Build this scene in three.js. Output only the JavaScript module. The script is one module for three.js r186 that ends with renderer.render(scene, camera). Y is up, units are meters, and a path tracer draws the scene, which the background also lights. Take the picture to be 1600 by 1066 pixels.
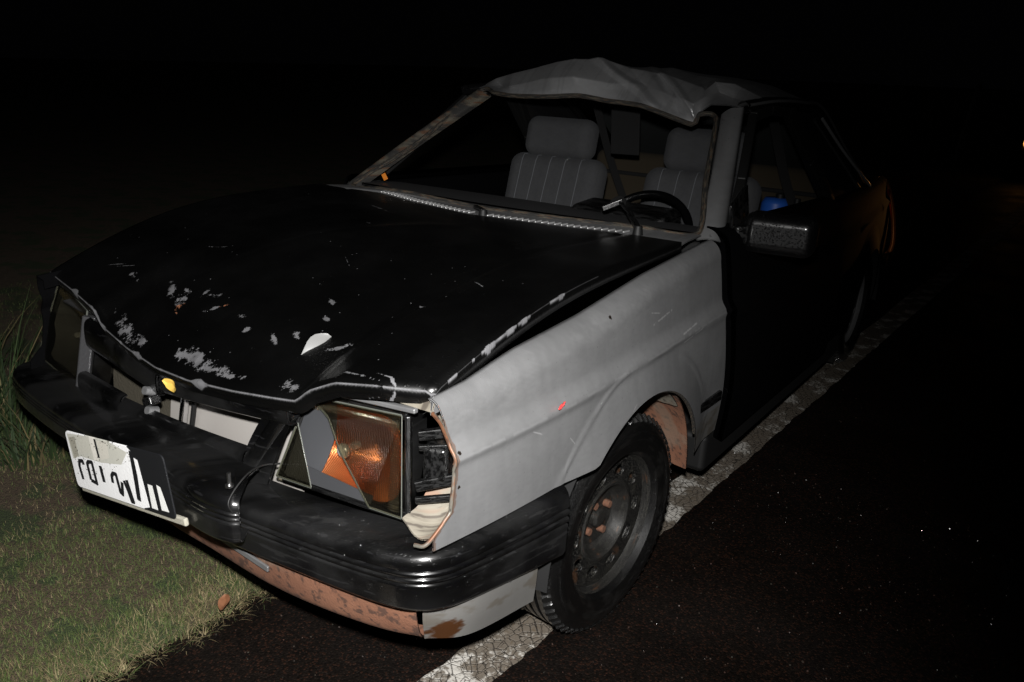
import * as THREE from 'three';
import { mergeGeometries, toCreasedNormals } from 'three/addons/utils/BufferGeometryUtils.js';
import { RoundedBoxGeometry } from 'three/addons/geometries/RoundedBoxGeometry.js';

// ---------------------------------------------------------------- camera, sky, lights, exposure
const scene = new THREE.Scene();
const TILT = -0.03698, LIFT = 0.045;                 // the body sits slightly nose-up on the flat verge
const qTilt = new THREE.Quaternion().setFromAxisAngle(new THREE.Vector3(1, 0, 0), TILT);
const W = (x, y, z) => new THREE.Vector3(x, y, z).applyQuaternion(qTilt).add(new THREE.Vector3(0, LIFT, 0));
const camera = new THREE.PerspectiveCamera(46.578, 1024 / 682, 0.05, 400);
camera.position.copy(W(1.58629, 1.32614, 1.66646));
camera.quaternion.copy(qTilt).multiply(new THREE.Quaternion().setFromEuler(new THREE.Euler(-0.31181656, 0.60345088, 0.05612617, 'YXZ')));
camera.updateMatrixWorld();
scene.add(camera);

const skyData = new Float32Array(64 * 32 * 4);
for (let j = 0; j < 32; j++) for (let i = 0; i < 64; i++) {
  const o = (j * 64 + i) * 4, k = 0.00032 + 0.0001 * (1 - Math.abs(j - 15.5) / 16);
  skyData[o] = k; skyData[o + 1] = k; skyData[o + 2] = k * 1.15; skyData[o + 3] = 1;
}
const sky = new THREE.DataTexture(skyData, 64, 32, THREE.RGBAFormat, THREE.FloatType);
sky.mapping = THREE.EquirectangularReflectionMapping; sky.magFilter = THREE.LinearFilter; sky.needsUpdate = true;
scene.background = sky; scene.environment = sky;

const moon = new THREE.DirectionalLight(new THREE.Color(1, 0.97, 0.92), 0.002);   // hardly any light in the night sky
moon.position.set(-12, 25, 8); moon.target.position.set(0, 0, -1); moon.castShadow = true; moon.shadow.radius = 20;
Object.assign(moon.shadow.camera, { left: -8, right: 8, top: 8, bottom: -8, near: 1, far: 60 });
scene.add(moon, moon.target);

// the photographer's flash, in the shoe a hand's breadth above the lens
const flash = new THREE.SpotLight(new THREE.Color(1, 0.985, 0.965), 30, 0, 0.84, 1, 2);
flash.name = 'camera_flash';
flash.position.copy(camera.localToWorld(new THREE.Vector3(-0.01, 0.13, 0.02)));
flash.target.position.copy(W(0.40, 0.52, 0.72));
flash.castShadow = true; flash.shadow.radius = 1.2; flash.shadow.mapSize.set(2048, 2048);
scene.add(flash, flash.target);

const renderer = new THREE.WebGLRenderer({ antialias: true });
renderer.setSize(1024, 682);
renderer.shadowMap.enabled = true;
renderer.toneMapping = THREE.LinearToneMapping;
renderer.toneMappingExposure = 1.0;

// ---------------------------------------------------------------- helpers
let seed = 7;
const rnd = () => { seed = (seed * 1664525 + 1013904223) >>> 0; return seed / 4294967296; };
const rr = (a, b) => a + (b - a) * rnd();
const clamp = (v, a = 0, b = 1) => Math.min(b, Math.max(a, v));
const lerp = (a, b, t) => a + (b - a) * t;
const sstep = (a, b, x) => { const t = clamp((x - a) / (b - a)); return t * t * (3 - 2 * t); };
const hash = (x, y, s) => { let h = (x * 374761393 + y * 668265263 + s * 982451653) | 0; h = Math.imul(h ^ (h >>> 13), 1274126177); h ^= h >>> 16; return (h >>> 0) / 4294967296; };
function vnoise(x, y, s, per) {
  const xi = Math.floor(x), yi = Math.floor(y), fx = x - xi, fy = y - yi, u = fx * fx * (3 - 2 * fx), v = fy * fy * (3 - 2 * fy);
  const w = (a) => (per ? ((a % per) + per) % per : a);
  return lerp(lerp(hash(w(xi), w(yi), s), hash(w(xi + 1), w(yi), s), u), lerp(hash(w(xi), w(yi + 1), s), hash(w(xi + 1), w(yi + 1), s), u), v);
}
function fbm(u, v, f, oct, s) { let a = 0, n = 0, g = 1; for (let i = 0; i < oct; i++) { a += g * vnoise(u * f, v * f, s + i, f); n += g; g *= 0.55; f *= 2; } return a / n; }
function worley(u, v, f, s) {
  const x = u * f, y = v * f, xi = Math.floor(x), yi = Math.floor(y); let d1 = 9, d2 = 9, id = 0;
  for (let j = -1; j <= 1; j++) for (let i = -1; i <= 1; i++) {
    const cx = xi + i, cy = yi + j, wx = ((cx % f) + f) % f, wy = ((cy % f) + f) % f;
    const d = Math.hypot(cx + hash(wx, wy, s) - x, cy + hash(wx, wy, s + 1) - y);
    if (d < d1) { d2 = d1; d1 = d; id = hash(wx, wy, s + 2); } else if (d < d2) d2 = d;
  }
  return [d1, d2, id];
}
const toS = (c) => (c <= 0.0031308 ? 12.92 * c : 1.055 * Math.pow(c, 1 / 2.4) - 0.055);
function tex(w, h, fn, color = true, wrap = THREE.RepeatWrapping) {
  const d = new Uint8Array(w * h * 4);
  for (let j = 0; j < h; j++) for (let i = 0; i < w; i++) {
    const r = fn((i + 0.5) / w, (j + 0.5) / h), o = (j * w + i) * 4, a = Array.isArray(r) ? r : [r, r, r];
    for (let c = 0; c < 3; c++) d[o + c] = Math.round(255 * clamp(color ? toS(clamp(a[c])) : a[c]));
    d[o + 3] = 255;
  }
  const t = new THREE.DataTexture(d, w, h, THREE.RGBAFormat);
  t.magFilter = THREE.LinearFilter; t.minFilter = THREE.LinearMipmapLinearFilter; t.generateMipmaps = true;
  t.wrapS = t.wrapT = wrap; if (color) t.colorSpace = THREE.SRGBColorSpace; t.needsUpdate = true;
  return t;
}
const mix3 = (a, b, t) => [lerp(a[0], b[0], t), lerp(a[1], b[1], t), lerp(a[2], b[2], t)];
const lin = (r, g, b) => new THREE.Color().setRGB(r, g, b);
const std = (o) => new THREE.MeshStandardMaterial({ side: THREE.DoubleSide, ...o });
const phys = (o) => new THREE.MeshPhysicalMaterial({ side: THREE.DoubleSide, ...o });
const V = (p) => new THREE.Vector3(p[0], p[1], p[2]);
function mesh(name, geo, mat, parent) {
  const m = new THREE.Mesh(geo, mat); m.name = name; m.castShadow = m.receiveShadow = true; parent.add(m); return m;
}
function group(name, parent) { const g = new THREE.Group(); g.name = name; parent.add(g); return g; }
const names = {};
function numbered(n) { names[n] = (names[n] ?? -1) + 1; return names[n] ? `${n}_${String(names[n]).padStart(3, '0')}` : n; }
function tag(o, label, category, grp, kind) { Object.assign(o.userData, { label, category }); if (grp) o.userData.group = grp; if (kind) o.userData.kind = kind; return o; }

// grid of points -> sheet of metal with thickness; uv(p) in metres
function sheet(grid, { thick = 0.002, uv = (p) => [p.z, p.y], flip = false } = {}) {
  const n = grid.length, m = grid[0].length, pos = [], uvs = [], idx = [];
  const at = (i, j) => i * m + j;
  for (const r of grid) for (const p of r) { pos.push(p.x, p.y, p.z); uvs.push(...uv(p)); }
  for (let i = 0; i < n - 1; i++) for (let j = 0; j < m - 1; j++) {
    const a = at(i, j), b = at(i + 1, j), c = at(i + 1, j + 1), d = at(i, j + 1);
    if (flip) idx.push(a, b, c, a, c, d); else idx.push(a, c, b, a, d, c);
  }
  const g = new THREE.BufferGeometry();
  g.setAttribute('position', new THREE.Float32BufferAttribute(pos, 3)); g.setAttribute('uv', new THREE.Float32BufferAttribute(uvs, 2)); g.setIndex(idx);
  g.computeVertexNormals();
  if (!thick) return g;
  const nn = g.attributes.normal.array, N = n * m, p2 = pos.slice(), u2 = uvs.slice(), nr = Array.from(nn);
  for (let k = 0; k < N; k++) { for (let c = 0; c < 3; c++) { p2.push(pos[k * 3 + c] - nn[k * 3 + c] * thick); nr.push(-nn[k * 3 + c]); } u2.push(uvs[k * 2], uvs[k * 2 + 1]); }
  const id2 = idx.slice();
  for (let k = 0; k < idx.length; k += 3) id2.push(idx[k] + N, idx[k + 2] + N, idx[k + 1] + N);
  const edge = (a, b) => { if (flip) id2.push(a, b + N, b, a, a + N, b + N); else id2.push(a, b, b + N, a, b + N, a + N); };
  for (let i = 0; i < n - 1; i++) { edge(at(i + 1, 0), at(i, 0)); edge(at(i, m - 1), at(i + 1, m - 1)); }
  for (let j = 0; j < m - 1; j++) { edge(at(0, j), at(0, j + 1)); edge(at(n - 1, j + 1), at(n - 1, j)); }
  const r = new THREE.BufferGeometry();
  r.setAttribute('position', new THREE.Float32BufferAttribute(p2, 3)); r.setAttribute('uv', new THREE.Float32BufferAttribute(u2, 2));
  r.setAttribute('normal', new THREE.Float32BufferAttribute(nr, 3)); r.setIndex(id2);
  return r;
}
function curve(pts, n, closed = false) { const c = new THREE.CatmullRomCurve3(pts.map(V), closed, 'catmullrom', 0.5); return Array.from({ length: n }, (_, i) => c.getPoint(i / (n - 1))); }
function loft(rows, nu, nv, creased = false) {                        // rows of equally many points
  const R = rows.map((r) => curve(r, nv)), out = [];
  const cols = Array.from({ length: nv }, (_, j) => new THREE.CatmullRomCurve3(R.map((r) => r[j]), false, 'catmullrom', 0.5));
  for (let i = 0; i < nu; i++) out.push(cols.map((c, j) => { const t = i / (nu - 1), q = c.getPoint(t); if (!creased) return q; const k = Math.min(R.length - 2, Math.floor(t * (R.length - 1))), l = R[k][j].clone().lerp(R[k + 1][j], t * (R.length - 1) - k); return q.lerp(l, 0.97); }));
  return out;
}
const tube = (pts, r, seg = 40, rad = 8) => new THREE.TubeGeometry(new THREE.CatmullRomCurve3(pts.map(V), false, 'catmullrom', 0.5), seg, r, rad, false);
function bar(a, b, w, h, bevel = 0.004) {            // box beam from a to b
  const A = V(a), B = V(b), L = A.distanceTo(B), g = new RoundedBoxGeometry(w, h, L, 2, Math.min(bevel, w / 2.1, h / 2.1));
  const m = new THREE.Matrix4().lookAt(A, B, new THREE.Vector3(0, 1, 0)); m.setPosition(A.clone().add(B).multiplyScalar(0.5));
  return g.applyMatrix4(m);
}
const rbox = (w, h, d, r, x, y, z, rx = 0, ry = 0, rz = 0) => new RoundedBoxGeometry(w, h, d, 3, r).applyMatrix4(new THREE.Matrix4().compose(new THREE.Vector3(x, y, z), new THREE.Quaternion().setFromEuler(new THREE.Euler(rx, ry, rz)), new THREE.Vector3(1, 1, 1)));
function mirrored(g) {                               // the same panel for the other side of the car
  const r = g.clone(); const p = r.attributes.position, n = r.attributes.normal;
  for (let i = 0; i < p.count; i++) { p.setX(i, -p.getX(i)); n.setX(i, -n.getX(i)); }
  const ix = r.index.array; for (let k = 0; k < ix.length; k += 3) { const t = ix[k]; ix[k] = ix[k + 1]; ix[k + 1] = t; }
  return r;
}
const table = (T) => (x) => { if (x <= T[0][0]) return T[0][1]; for (let i = 1; i < T.length; i++) if (x <= T[i][0]) return lerp(T[i - 1][1], T[i][1], (x - T[i - 1][0]) / (T[i][0] - T[i - 1][0])); return T[T.length - 1][1]; };

// ---------------------------------------------------------------- measured curves of the body (metres, car axes: x to its left, y up, z to its front)
const HOODF = [[-0.706, 0.748, 0.620], [-0.517, 0.745, 0.660], [-0.366, 0.734, 0.690], [-0.309, 0.702, 0.700], [-0.162, 0.683, 0.720], [-0.020, 0.674, 0.735], [0.111, 0.679, 0.740], [0.268, 0.697, 0.740], [0.378, 0.710, 0.730], [0.442, 0.717, 0.720], [0.474, 0.746, 0.715], [0.541, 0.778, 0.710], [0.646, 0.797, 0.700], [0.715, 0.796, 0.660]];
const HOODR = [[-0.73, 0.925, -0.36], [-0.629, 0.930, -0.342], [-0.423, 0.930, -0.363], [-0.183, 0.930, -0.299], [0.066, 0.930, -0.257], [0.346, 0.930, -0.299], [0.569, 0.930, -0.358], [0.729, 0.930, -0.37]];
const ROOFA = [[-0.549, 1.302, -1.100], [-0.452, 1.298, -1.070], [-0.354, 1.292, -1.050], [-0.186, 1.296, -1.030], [-0.028, 1.308, -1.030], [0.097, 1.296, -1.030], [0.229, 1.288, -1.030], [0.346, 1.259, -1.030], [0.443, 1.236, -1.030], [0.458, 1.271, -1.040], [0.492, 1.298, -1.050], [0.545, 1.299, -1.050], [0.597, 1.296, -1.050]];
const ROOFM = [[-0.602, 1.309, -1.150], [-0.477, 1.316, -1.110], [-0.384, 1.322, -1.090], [-0.224, 1.350, -1.080], [-0.060, 1.368, -1.060], [0.080, 1.357, -1.050], [0.198, 1.343, -1.080], [0.312, 1.329, -1.100], [0.432, 1.297, -1.060], [0.445, 1.316, -1.090], [0.470, 1.337, -1.120], [0.530, 1.327, -1.120], [0.605, 1.309, -1.120]];
const ROOFB = [[-0.631, 1.316, -1.220], [-0.534, 1.346, -1.180], [-0.428, 1.370, -1.160], [-0.274, 1.405, -1.150], [-0.120, 1.432, -1.140], [0.002, 1.439, -1.150], [0.104, 1.408, -1.170], [0.239, 1.392, -1.170], [0.415, 1.350, -1.140], [0.426, 1.344, -1.150], [0.443, 1.376, -1.180], [0.513, 1.369, -1.200], [0.610, 1.330, -1.200]];
const ROOFC = [[-0.640, 1.300, -1.450], [-0.54, 1.331, -1.450], [-0.43, 1.345, -1.450], [-0.29, 1.364, -1.450], [-0.15, 1.385, -1.420], [-0.03, 1.40, -1.400], [0.08, 1.420, -1.360], [0.196, 1.421, -1.340], [0.300, 1.398, -1.320], [0.365, 1.392, -1.320], [0.434, 1.386, -1.340], [0.514, 1.374, -1.360], [0.615, 1.335, -1.360]];
const ROOFD = [[-0.645, 1.300, -1.850], [-0.54, 1.34, -1.85], [-0.43, 1.36, -1.85], [-0.29, 1.375, -1.85], [-0.15, 1.385, -1.80], [-0.03, 1.395, -1.75], [0.08, 1.405, -1.68], [0.19, 1.41, -1.62], [0.29, 1.405, -1.60], [0.36, 1.40, -1.60], [0.43, 1.39, -1.62], [0.50, 1.375, -1.65], [0.62, 1.330, -1.68]];
const WBASE = [[-0.646, 0.937, -0.460], [-0.447, 0.946, -0.420], [-0.305, 0.950, -0.400], [-0.123, 0.945, -0.390], [0.039, 0.940, -0.390], [0.215, 0.945, -0.390], [0.366, 0.946, -0.410], [0.561, 0.948, -0.450], [0.712, 0.944, -0.520]];

const creaseY = (z) => 0.70 - 0.035 * (z - 0.2);
const fTop = table([[-0.60, 0.930], [-0.386, 0.914], [-0.119, 0.890], [0.186, 0.847], [0.43, 0.826], [0.59, 0.800], [0.72, 0.792]]);
const fFront = table([[0.50, 0.715], [0.545, 0.712], [0.583, 0.672], [0.65, 0.662], [0.718, 0.662], [0.755, 0.676], [0.778, 0.694], [0.82, 0.706]]);
// ---------------------------------------------------------------- textures and materials
const T = {};
T.dirt = tex(512, 512, (u, v) => fbm(u, v, 6, 6, 3), false);
T.fine = tex(512, 512, (u, v) => 0.35 + 0.65 * fbm(u, v, 64, 3, 9), false);
// dull silver paint: blotches, vertical rain streaks, dark speckles, chips
T.silver = tex(1024, 1024, (u, v) => {
  const b = fbm(u, v, 5, 6, 11), st = fbm(u, v * 0.12, 60, 3, 21), sp = vnoise(u * 220, v * 220, 31, 220), f = fbm(u, v, 90, 2, 17);
  let g = 0.235 * (0.66 + 0.6 * b) * (0.88 + 0.22 * st) * (0.92 + 0.16 * f);
  if (sp > 0.93 && b > 0.5) g *= 0.55;
  const rust = sstep(0.76, 0.84, fbm(u, v, 14, 4, 55));
  return mix3([g, g * 1.005, g * 1.02], [0.16, 0.09, 0.05], rust * 0.7);
});
T.roof = tex(512, 512, (u, v) => { const b = fbm(u, v, 4, 4, 13), st = fbm(u, v * 0.08, 48, 3, 23), g = 0.56 * (0.85 + 0.3 * b) * (st > 0.64 ? 0.9 : 1) * (0.95 + 0.1 * fbm(u, v, 90, 2, 19)); return [g, g * 1.005, g * 1.02]; });
T.silverR = tex(512, 512, (u, v) => 0.34 + 0.20 * fbm(u, v, 8, 5, 41), false);
T.rust = tex(512, 512, (u, v) => {
  const a = fbm(u, v, 8, 6, 61), b = fbm(u, v, 40, 3, 71), c = fbm(u, v, 5, 4, 81);
  let col = mix3([0.125, 0.050, 0.027], [0.215, 0.098, 0.056], a); col = mix3(col, [0.045, 0.024, 0.017], sstep(0.52, 0.75, b) * 0.8);
  return mix3(col, [0.20, 0.15, 0.11], sstep(0.6, 0.75, c) * 0.5);
});
T.primer = tex(512, 512, (u, v) => {                  // old cream underpaint with rust spreading through it
  const a = fbm(u, v, 6, 6, 161), b = fbm(u, v, 30, 4, 171);
  let col = mix3([0.26, 0.235, 0.19], [0.13, 0.115, 0.09], b); col = mix3(col, [0.20, 0.085, 0.042], sstep(0.46, 0.62, a)); return mix3(col, [0.04, 0.03, 0.025], sstep(0.62, 0.75, b) * 0.6);
});
T.scuff = tex(512, 512, (u, v) => {                   // weathered black plastic, greyed and scratched
  const a = fbm(u, v, 5, 6, 91), s = fbm(u * 0.15, v, 80, 3, 95), k = 0.0016 + 0.0022 * sstep(0.4, 0.7, a) + (s > 0.72 ? 0.007 : 0); return [k, k, k * 1.04];
});
T.scuffR = tex(512, 512, (u, v) => 0.22 + 0.35 * sstep(0.35, 0.65, fbm(u, v, 6, 5, 91)), false);
T.drops = tex(1024, 1024, (u, v) => { const [d, , id] = worley(u, v, 90, 5); const r = 0.08 + 0.3 * id * id; return id > 0.45 ? Math.sqrt(clamp(1 - (d * d) / (r * r))) * r * 2 : 0; }, false);
T.rubber = tex(512, 512, (u, v) => { const a = fbm(u, v, 10, 5, 101), k = 0.0018 + 0.005 * sstep(0.45, 0.75, a); return [k * 1.05, k, k * 0.95]; });
T.fabric = tex(512, 512, (u, v) => { const a = fbm(u, v, 40, 3, 111), b = fbm(u, v, 6, 4, 113), k = 0.046 * (0.7 + 0.35 * a + 0.3 * b); return [k, k * 1.02, k * 1.08]; });
T.wheel = tex(512, 512, (u, v) => { const a = fbm(u, v, 14, 5, 121), b = worley(u, v, 60, 123)[0]; let c = mix3([0.004, 0.004, 0.004], [0.022, 0.021, 0.018], sstep(0.5, 0.72, a)); if (b < 0.22) c = mix3(c, [0.15, 0.145, 0.13], 0.7); return mix3(c, [0.14, 0.06, 0.025], sstep(0.66, 0.78, fbm(u, v, 6, 4, 131)) * 0.4); });
T.gasket = tex(512, 128, (u, v) => { const a = fbm(u, v, 16, 5, 141), b = fbm(u, v, 40, 3, 143); return mix3([0.02, 0.019, 0.018], mix3([0.085, 0.075, 0.055], [0.09, 0.042, 0.02], sstep(0.5, 0.7, b)), sstep(0.42, 0.68, a)); });

// the driver-side fender in its own metres (z from -0.62, y from 0.20): chalky worn band below the top edge, bared crease, scratches, rust
T.fender = tex(1400, 800, (u, v) => {
  const z = -0.62 + u * 1.40, y = 0.20 + v * 0.80, b = fbm(u, v, 6, 6, 911), st = fbm(u, v * 0.10, 70, 3, 921), f = fbm(u, v, 120, 2, 917), dg = vnoise((z * 0.9 + y * 0.5) * 30, (y - 0.42 * z) * 260, 927);
  let g = 0.30 * (0.86 + 0.26 * b) * (0.93 + 0.14 * st) * (0.95 + 0.1 * f);
  const d = fTop(z) - y, ragged = 0.040 * (fbm(u, v, 14, 5, 931) - 0.5) + 0.004 * (dg - 0.5);
  const band = sstep(0.0, 0.016, d + ragged) * sstep(0.085, 0.035, d + ragged * 1.6) * sstep(0.42, 0.62, fbm(u, v, 12, 5, 935) + 0.12 * (dg - 0.5)) * sstep(-0.5, -0.25, z);
  g = lerp(g, 0.40 * (0.85 + 0.25 * f), band * 0.38);
  const c = Math.abs(y - creaseY(z) - 0.002 * (dg - 0.5)); if (c < 0.004 && vnoise(z * 40, 3, 941) > 0.35) g = lerp(g, 0.42, 0.6 * (1 - c / 0.004));
  for (const [y0, z0, l, k, w] of [[0.735, -0.36, 0.12, -0.10, 0.0016], [0.716, -0.37, 0.13, -0.12, 0.0020], [0.795, -0.20, 0.11, -0.16, 0.0026], [0.80, -0.13, 0.05, 0.2, 0.0014], [0.66, 0.42, 0.03, 0.5, 0.0012], [0.60, 0.30, 0.02, 1.0, 0.0015], [0.62, 0.05, 0.02, -0.6, 0.0012]]) { const t = (z - z0) / l; if (t > 0 && t < 1 && Math.abs(y - y0 - k * (z - z0)) < w * (0.4 + vnoise(z * 150, y0 * 90, 951)) && vnoise(z * 90, y * 90, 953) > 0.25) g = 0.5; }
  let col = [g, g * 1.005, g * 1.02];
  const sp = vnoise(u * 700, v * 400, 961); if (sp > 0.94 && b > 0.5) col = col.map((q) => q * 0.45);
  for (const [y0, z0, r] of [[0.693, 0.652, 0.0035], [0.628, 0.655, 0.003], [0.835, 0.115, 0.004]]) if (Math.hypot(y - y0, z - z0) < r * (0.6 + 0.8 * vnoise(u * 500, v * 300, 963))) col = [0.02, 0.014, 0.01];
  const stn = Math.hypot((y - 0.278) / 0.030, (z - 0.628) / 0.026), sn = fbm(u, v, 60, 4, 971);
  if (y < 0.42) { col = mix3(col, [0.27, 0.26, 0.24], 0.7); col = mix3(col, [0.16, 0.13, 0.09], sstep(0.52, 0.70, fbm(u, v, 22, 4, 977)) * 0.5); col = mix3(col, [0.10, 0.038, 0.012], sstep(1.15, 0.75, stn + 1.3 * (sn - 0.5))); }
  const edgeR = fFront(y) - z; if (y > 0.52 && edgeR < 0.010 * sn && edgeR > -0.01) col = mix3(col, [0.18, 0.085, 0.04], 0.6);
  return col;
}, true, THREE.ClampToEdgeWrapping);
function rep(t, x, y) { const c = t.clone(); c.repeat.set(x, y); c.needsUpdate = true; return c; }
const M = {
  silver: phys({ map: rep(T.silver, 0.9, 0.9), roughness: 1, roughnessMap: rep(T.silverR, 1.3, 1.3), metalness: 0.45, bumpMap: rep(T.drops, 2.2, 2.2), bumpScale: 0.0004, clearcoat: 0.25, clearcoatRoughness: 0.35 }),
  roof: phys({ map: T.roof, roughness: 0.36, metalness: 0.72, clearcoat: 0.4, clearcoatRoughness: 0.15 }),
  black: phys({ color: lin(0.006, 0.006, 0.0065), roughness: 0.32, bumpMap: rep(T.drops, 2.4, 2.4), bumpScale: 0.0006, clearcoat: 0.6, clearcoatRoughness: 0.12 }),
  plastic: phys({ clearcoat: 0.5, clearcoatRoughness: 0.12, map: rep(T.scuff, 1.6, 1.6), roughness: 1, roughnessMap: rep(T.scuffR, 1.6, 1.6), bumpMap: rep(T.drops, 3, 3), bumpScale: 0.0004 }),
  dullblack: phys({ color: lin(0.003, 0.003, 0.0033), roughness: 0.92, specularIntensity: 0.02, bumpMap: rep(T.fine, 3, 3), bumpScale: 0.0006 }),
  wetblack: phys({ specularIntensity: 0.35, color: lin(0.0018, 0.0018, 0.002), roughness: 0.2, bumpMap: rep(T.fine, 4, 4), bumpScale: 0.0006 }),
  flatblack: std({ color: lin(0.003, 0.003, 0.003), roughness: 0.6 }),
  dark: std({ color: lin(0.006, 0.006, 0.0063), roughness: 0.9 }),
  rust: std({ map: rep(T.rust, 2.2, 2.2), roughness: 0.85, bumpMap: rep(T.fine, 5, 5), bumpScale: 0.0012 }),
  primer: std({ map: rep(T.primer, 2.6, 2.6), roughness: 0.75, bumpMap: rep(T.fine, 4, 4), bumpScale: 0.001 }),
  rubber: phys({ clearcoat: 0.7, clearcoatRoughness: 0.1, map: rep(T.rubber, 3, 3), roughness: 0.42, bumpMap: rep(T.drops, 5, 5), bumpScale: 0.0007 }),
  fabric: phys({ map: rep(T.fabric, 3, 3), roughness: 1, bumpMap: rep(T.fine, 6, 6), bumpScale: 0.001, sheen: 0.4, sheenColor: lin(0.12, 0.13, 0.15), sheenRoughness: 0.6 }),
  seam: std({ color: lin(0.11, 0.115, 0.125), roughness: 0.9 }),
  brown: std({ color: lin(0.038, 0.029, 0.017), roughness: 1, bumpMap: rep(T.fine, 6, 6), bumpScale: 0.001 }),
  wheel: std({ map: rep(T.wheel, 3, 3), roughness: 0.45, metalness: 0.3, bumpMap: rep(T.drops, 6, 6), bumpScale: 0.0006 }),
  steel: std({ color: lin(0.55, 0.55, 0.55), roughness: 0.3, metalness: 1 }),
  dullsteel: std({ map: rep(T.silver, 2, 2), roughness: 0.5, metalness: 0.6 }),
  chrome: std({ color: lin(0.8, 0.8, 0.82), roughness: 0.12, metalness: 1 }),
  gasket: std({ map: rep(T.gasket, 8, 1), roughness: 0.7, bumpMap: rep(T.fine, 10, 2), bumpScale: 0.002 }),
  amberglass: phys({ color: lin(0.9, 0.35, 0.05), roughness: 0.15, transmission: 0.5, thickness: 0 }),
  redglass: phys({ color: lin(0.6, 0.02, 0.015), roughness: 0.12 }),
};

// ================================================================ the setting
// line along the edge of the road; it drifts slightly away from the car's axis
const lineX = (z) => 0.559 - 0.054 * (z - 0.275);
const vergeX = (z) => -0.042 - 0.054 * (z - 0.7) + 0.16 * (fbm(0.5, z * 0.30 + 3, 9, 5, 201) - 0.5);
T.asphalt = tex(1024, 1024, (u, v) => {
  const [d, d2, id] = worley(u, v, 150, 301), b = fbm(u, v, 6, 5, 303), k = (0.0015 + 0.0040 * id) * (0.5 + b);
  const c = id > 0.8 ? [k * 3.4, k * 1.5, k * 0.9] : [k * 1.7, k * 1.1, k * 0.8];
  return mix3(c, [0.004, 0.0035, 0.003], sstep(0.02, 0.0, d2 - d - 0.08));
});
T.asphaltB = tex(1024, 1024, (u, v) => { const [d, , id] = worley(u, v, 150, 301); return clamp((0.75 - d) * (0.5 + id * 0.7)) * 0.8 + 0.2 * fbm(u, v, 60, 2, 305); }, false);
T.asphaltR = tex(512, 512, (u, v) => 0.36 + 0.36 * fbm(u, v, 7, 5, 307), false);
const groundY = 0;
function flat(name, outline, y, mat, uvs = 1) {        // ground sheet from a list of [x, z]
  const s = new THREE.Shape(outline.map(([x, z]) => new THREE.Vector2(x, -z)));
  const g = new THREE.ShapeGeometry(s); g.rotateX(-Math.PI / 2); g.translate(0, y, 0);
  const p = g.attributes.position, uv = g.attributes.uv; for (let i = 0; i < p.count; i++) uv.setXY(i, p.getX(i) * uvs, p.getZ(i) * uvs);
  return mesh(name, g, mat, scene);
}
const asphaltMat = phys({ specularIntensity: 0.35, map: rep(T.asphalt, 1.15, 1.15), roughness: 1, roughnessMap: rep(T.asphaltR, 0.6, 0.6), bumpMap: rep(T.asphaltB, 1.15, 1.15), bumpScale: 0.0022 });
const road = flat('road', [[-0.6, 8], [60, 8], [60, -150], [-0.6, -150]], 0, asphaltMat);
road.userData = { kind: 'structure', label: 'wet dark asphalt road beside the car' };

T.line = tex(1024, 1024, (u, v) => {
  const f = 26, w = 0.10 * (fbm(u, v, 12, 4, 401) - 0.5), [d, d2] = worley(((u + w) % 1 + 1) % 1, ((v + w) % 1 + 1) % 1, f, 411), crack = d2 - d < 0.07 * (0.4 + fbm(u, v, 9, 3, 415));
  const a = fbm(u, v, 7, 6, 421), g = fbm(u, v, 90, 3, 431), worn = sstep(0.53, 0.68, a + 0.25 * (g - 0.5));
  let c = mix3([0.14, 0.12, 0.095], [0.50, 0.48, 0.44], worn); c = mix3(c, [0.12, 0.09, 0.06], sstep(0.62, 0.74, g) * (1 - worn) * 0.8);
  return crack ? mix3(c, [0.03, 0.025, 0.02], 0.9) : c;
});
T.lineB = tex(512, 512, (u, v) => { const [d, d2] = worley(u, v, 26, 411); return (d2 - d < 0.06 ? 0 : 0.7) + 0.3 * fbm(u, v, 60, 3, 441); }, false);
{
  // ragged edges: the paint sheet follows the line with small notches
  const L = [], R = [];
  for (let z = 3; z > -60; z -= z > -3 ? 0.02 : 0.5) { L.push([lineX(z) + 0.012 * (vnoise(z * 30, 1, 5) - 0.5), z]); R.push([lineX(z) + 0.138 + 0.012 * (vnoise(z * 30, 7, 5) - 0.5), z]); }
  const m = flat('road_edge_line', [...L, ...R.reverse()], 0.004, std({ map: rep(T.line, 1.6, 1.6), roughness: 0.6, bumpMap: rep(T.lineB, 1.6, 1.6), bumpScale: 0.004 }));
  m.userData = { kind: 'structure', label: 'cracked worn white edge line painted on the asphalt' };
}
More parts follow.
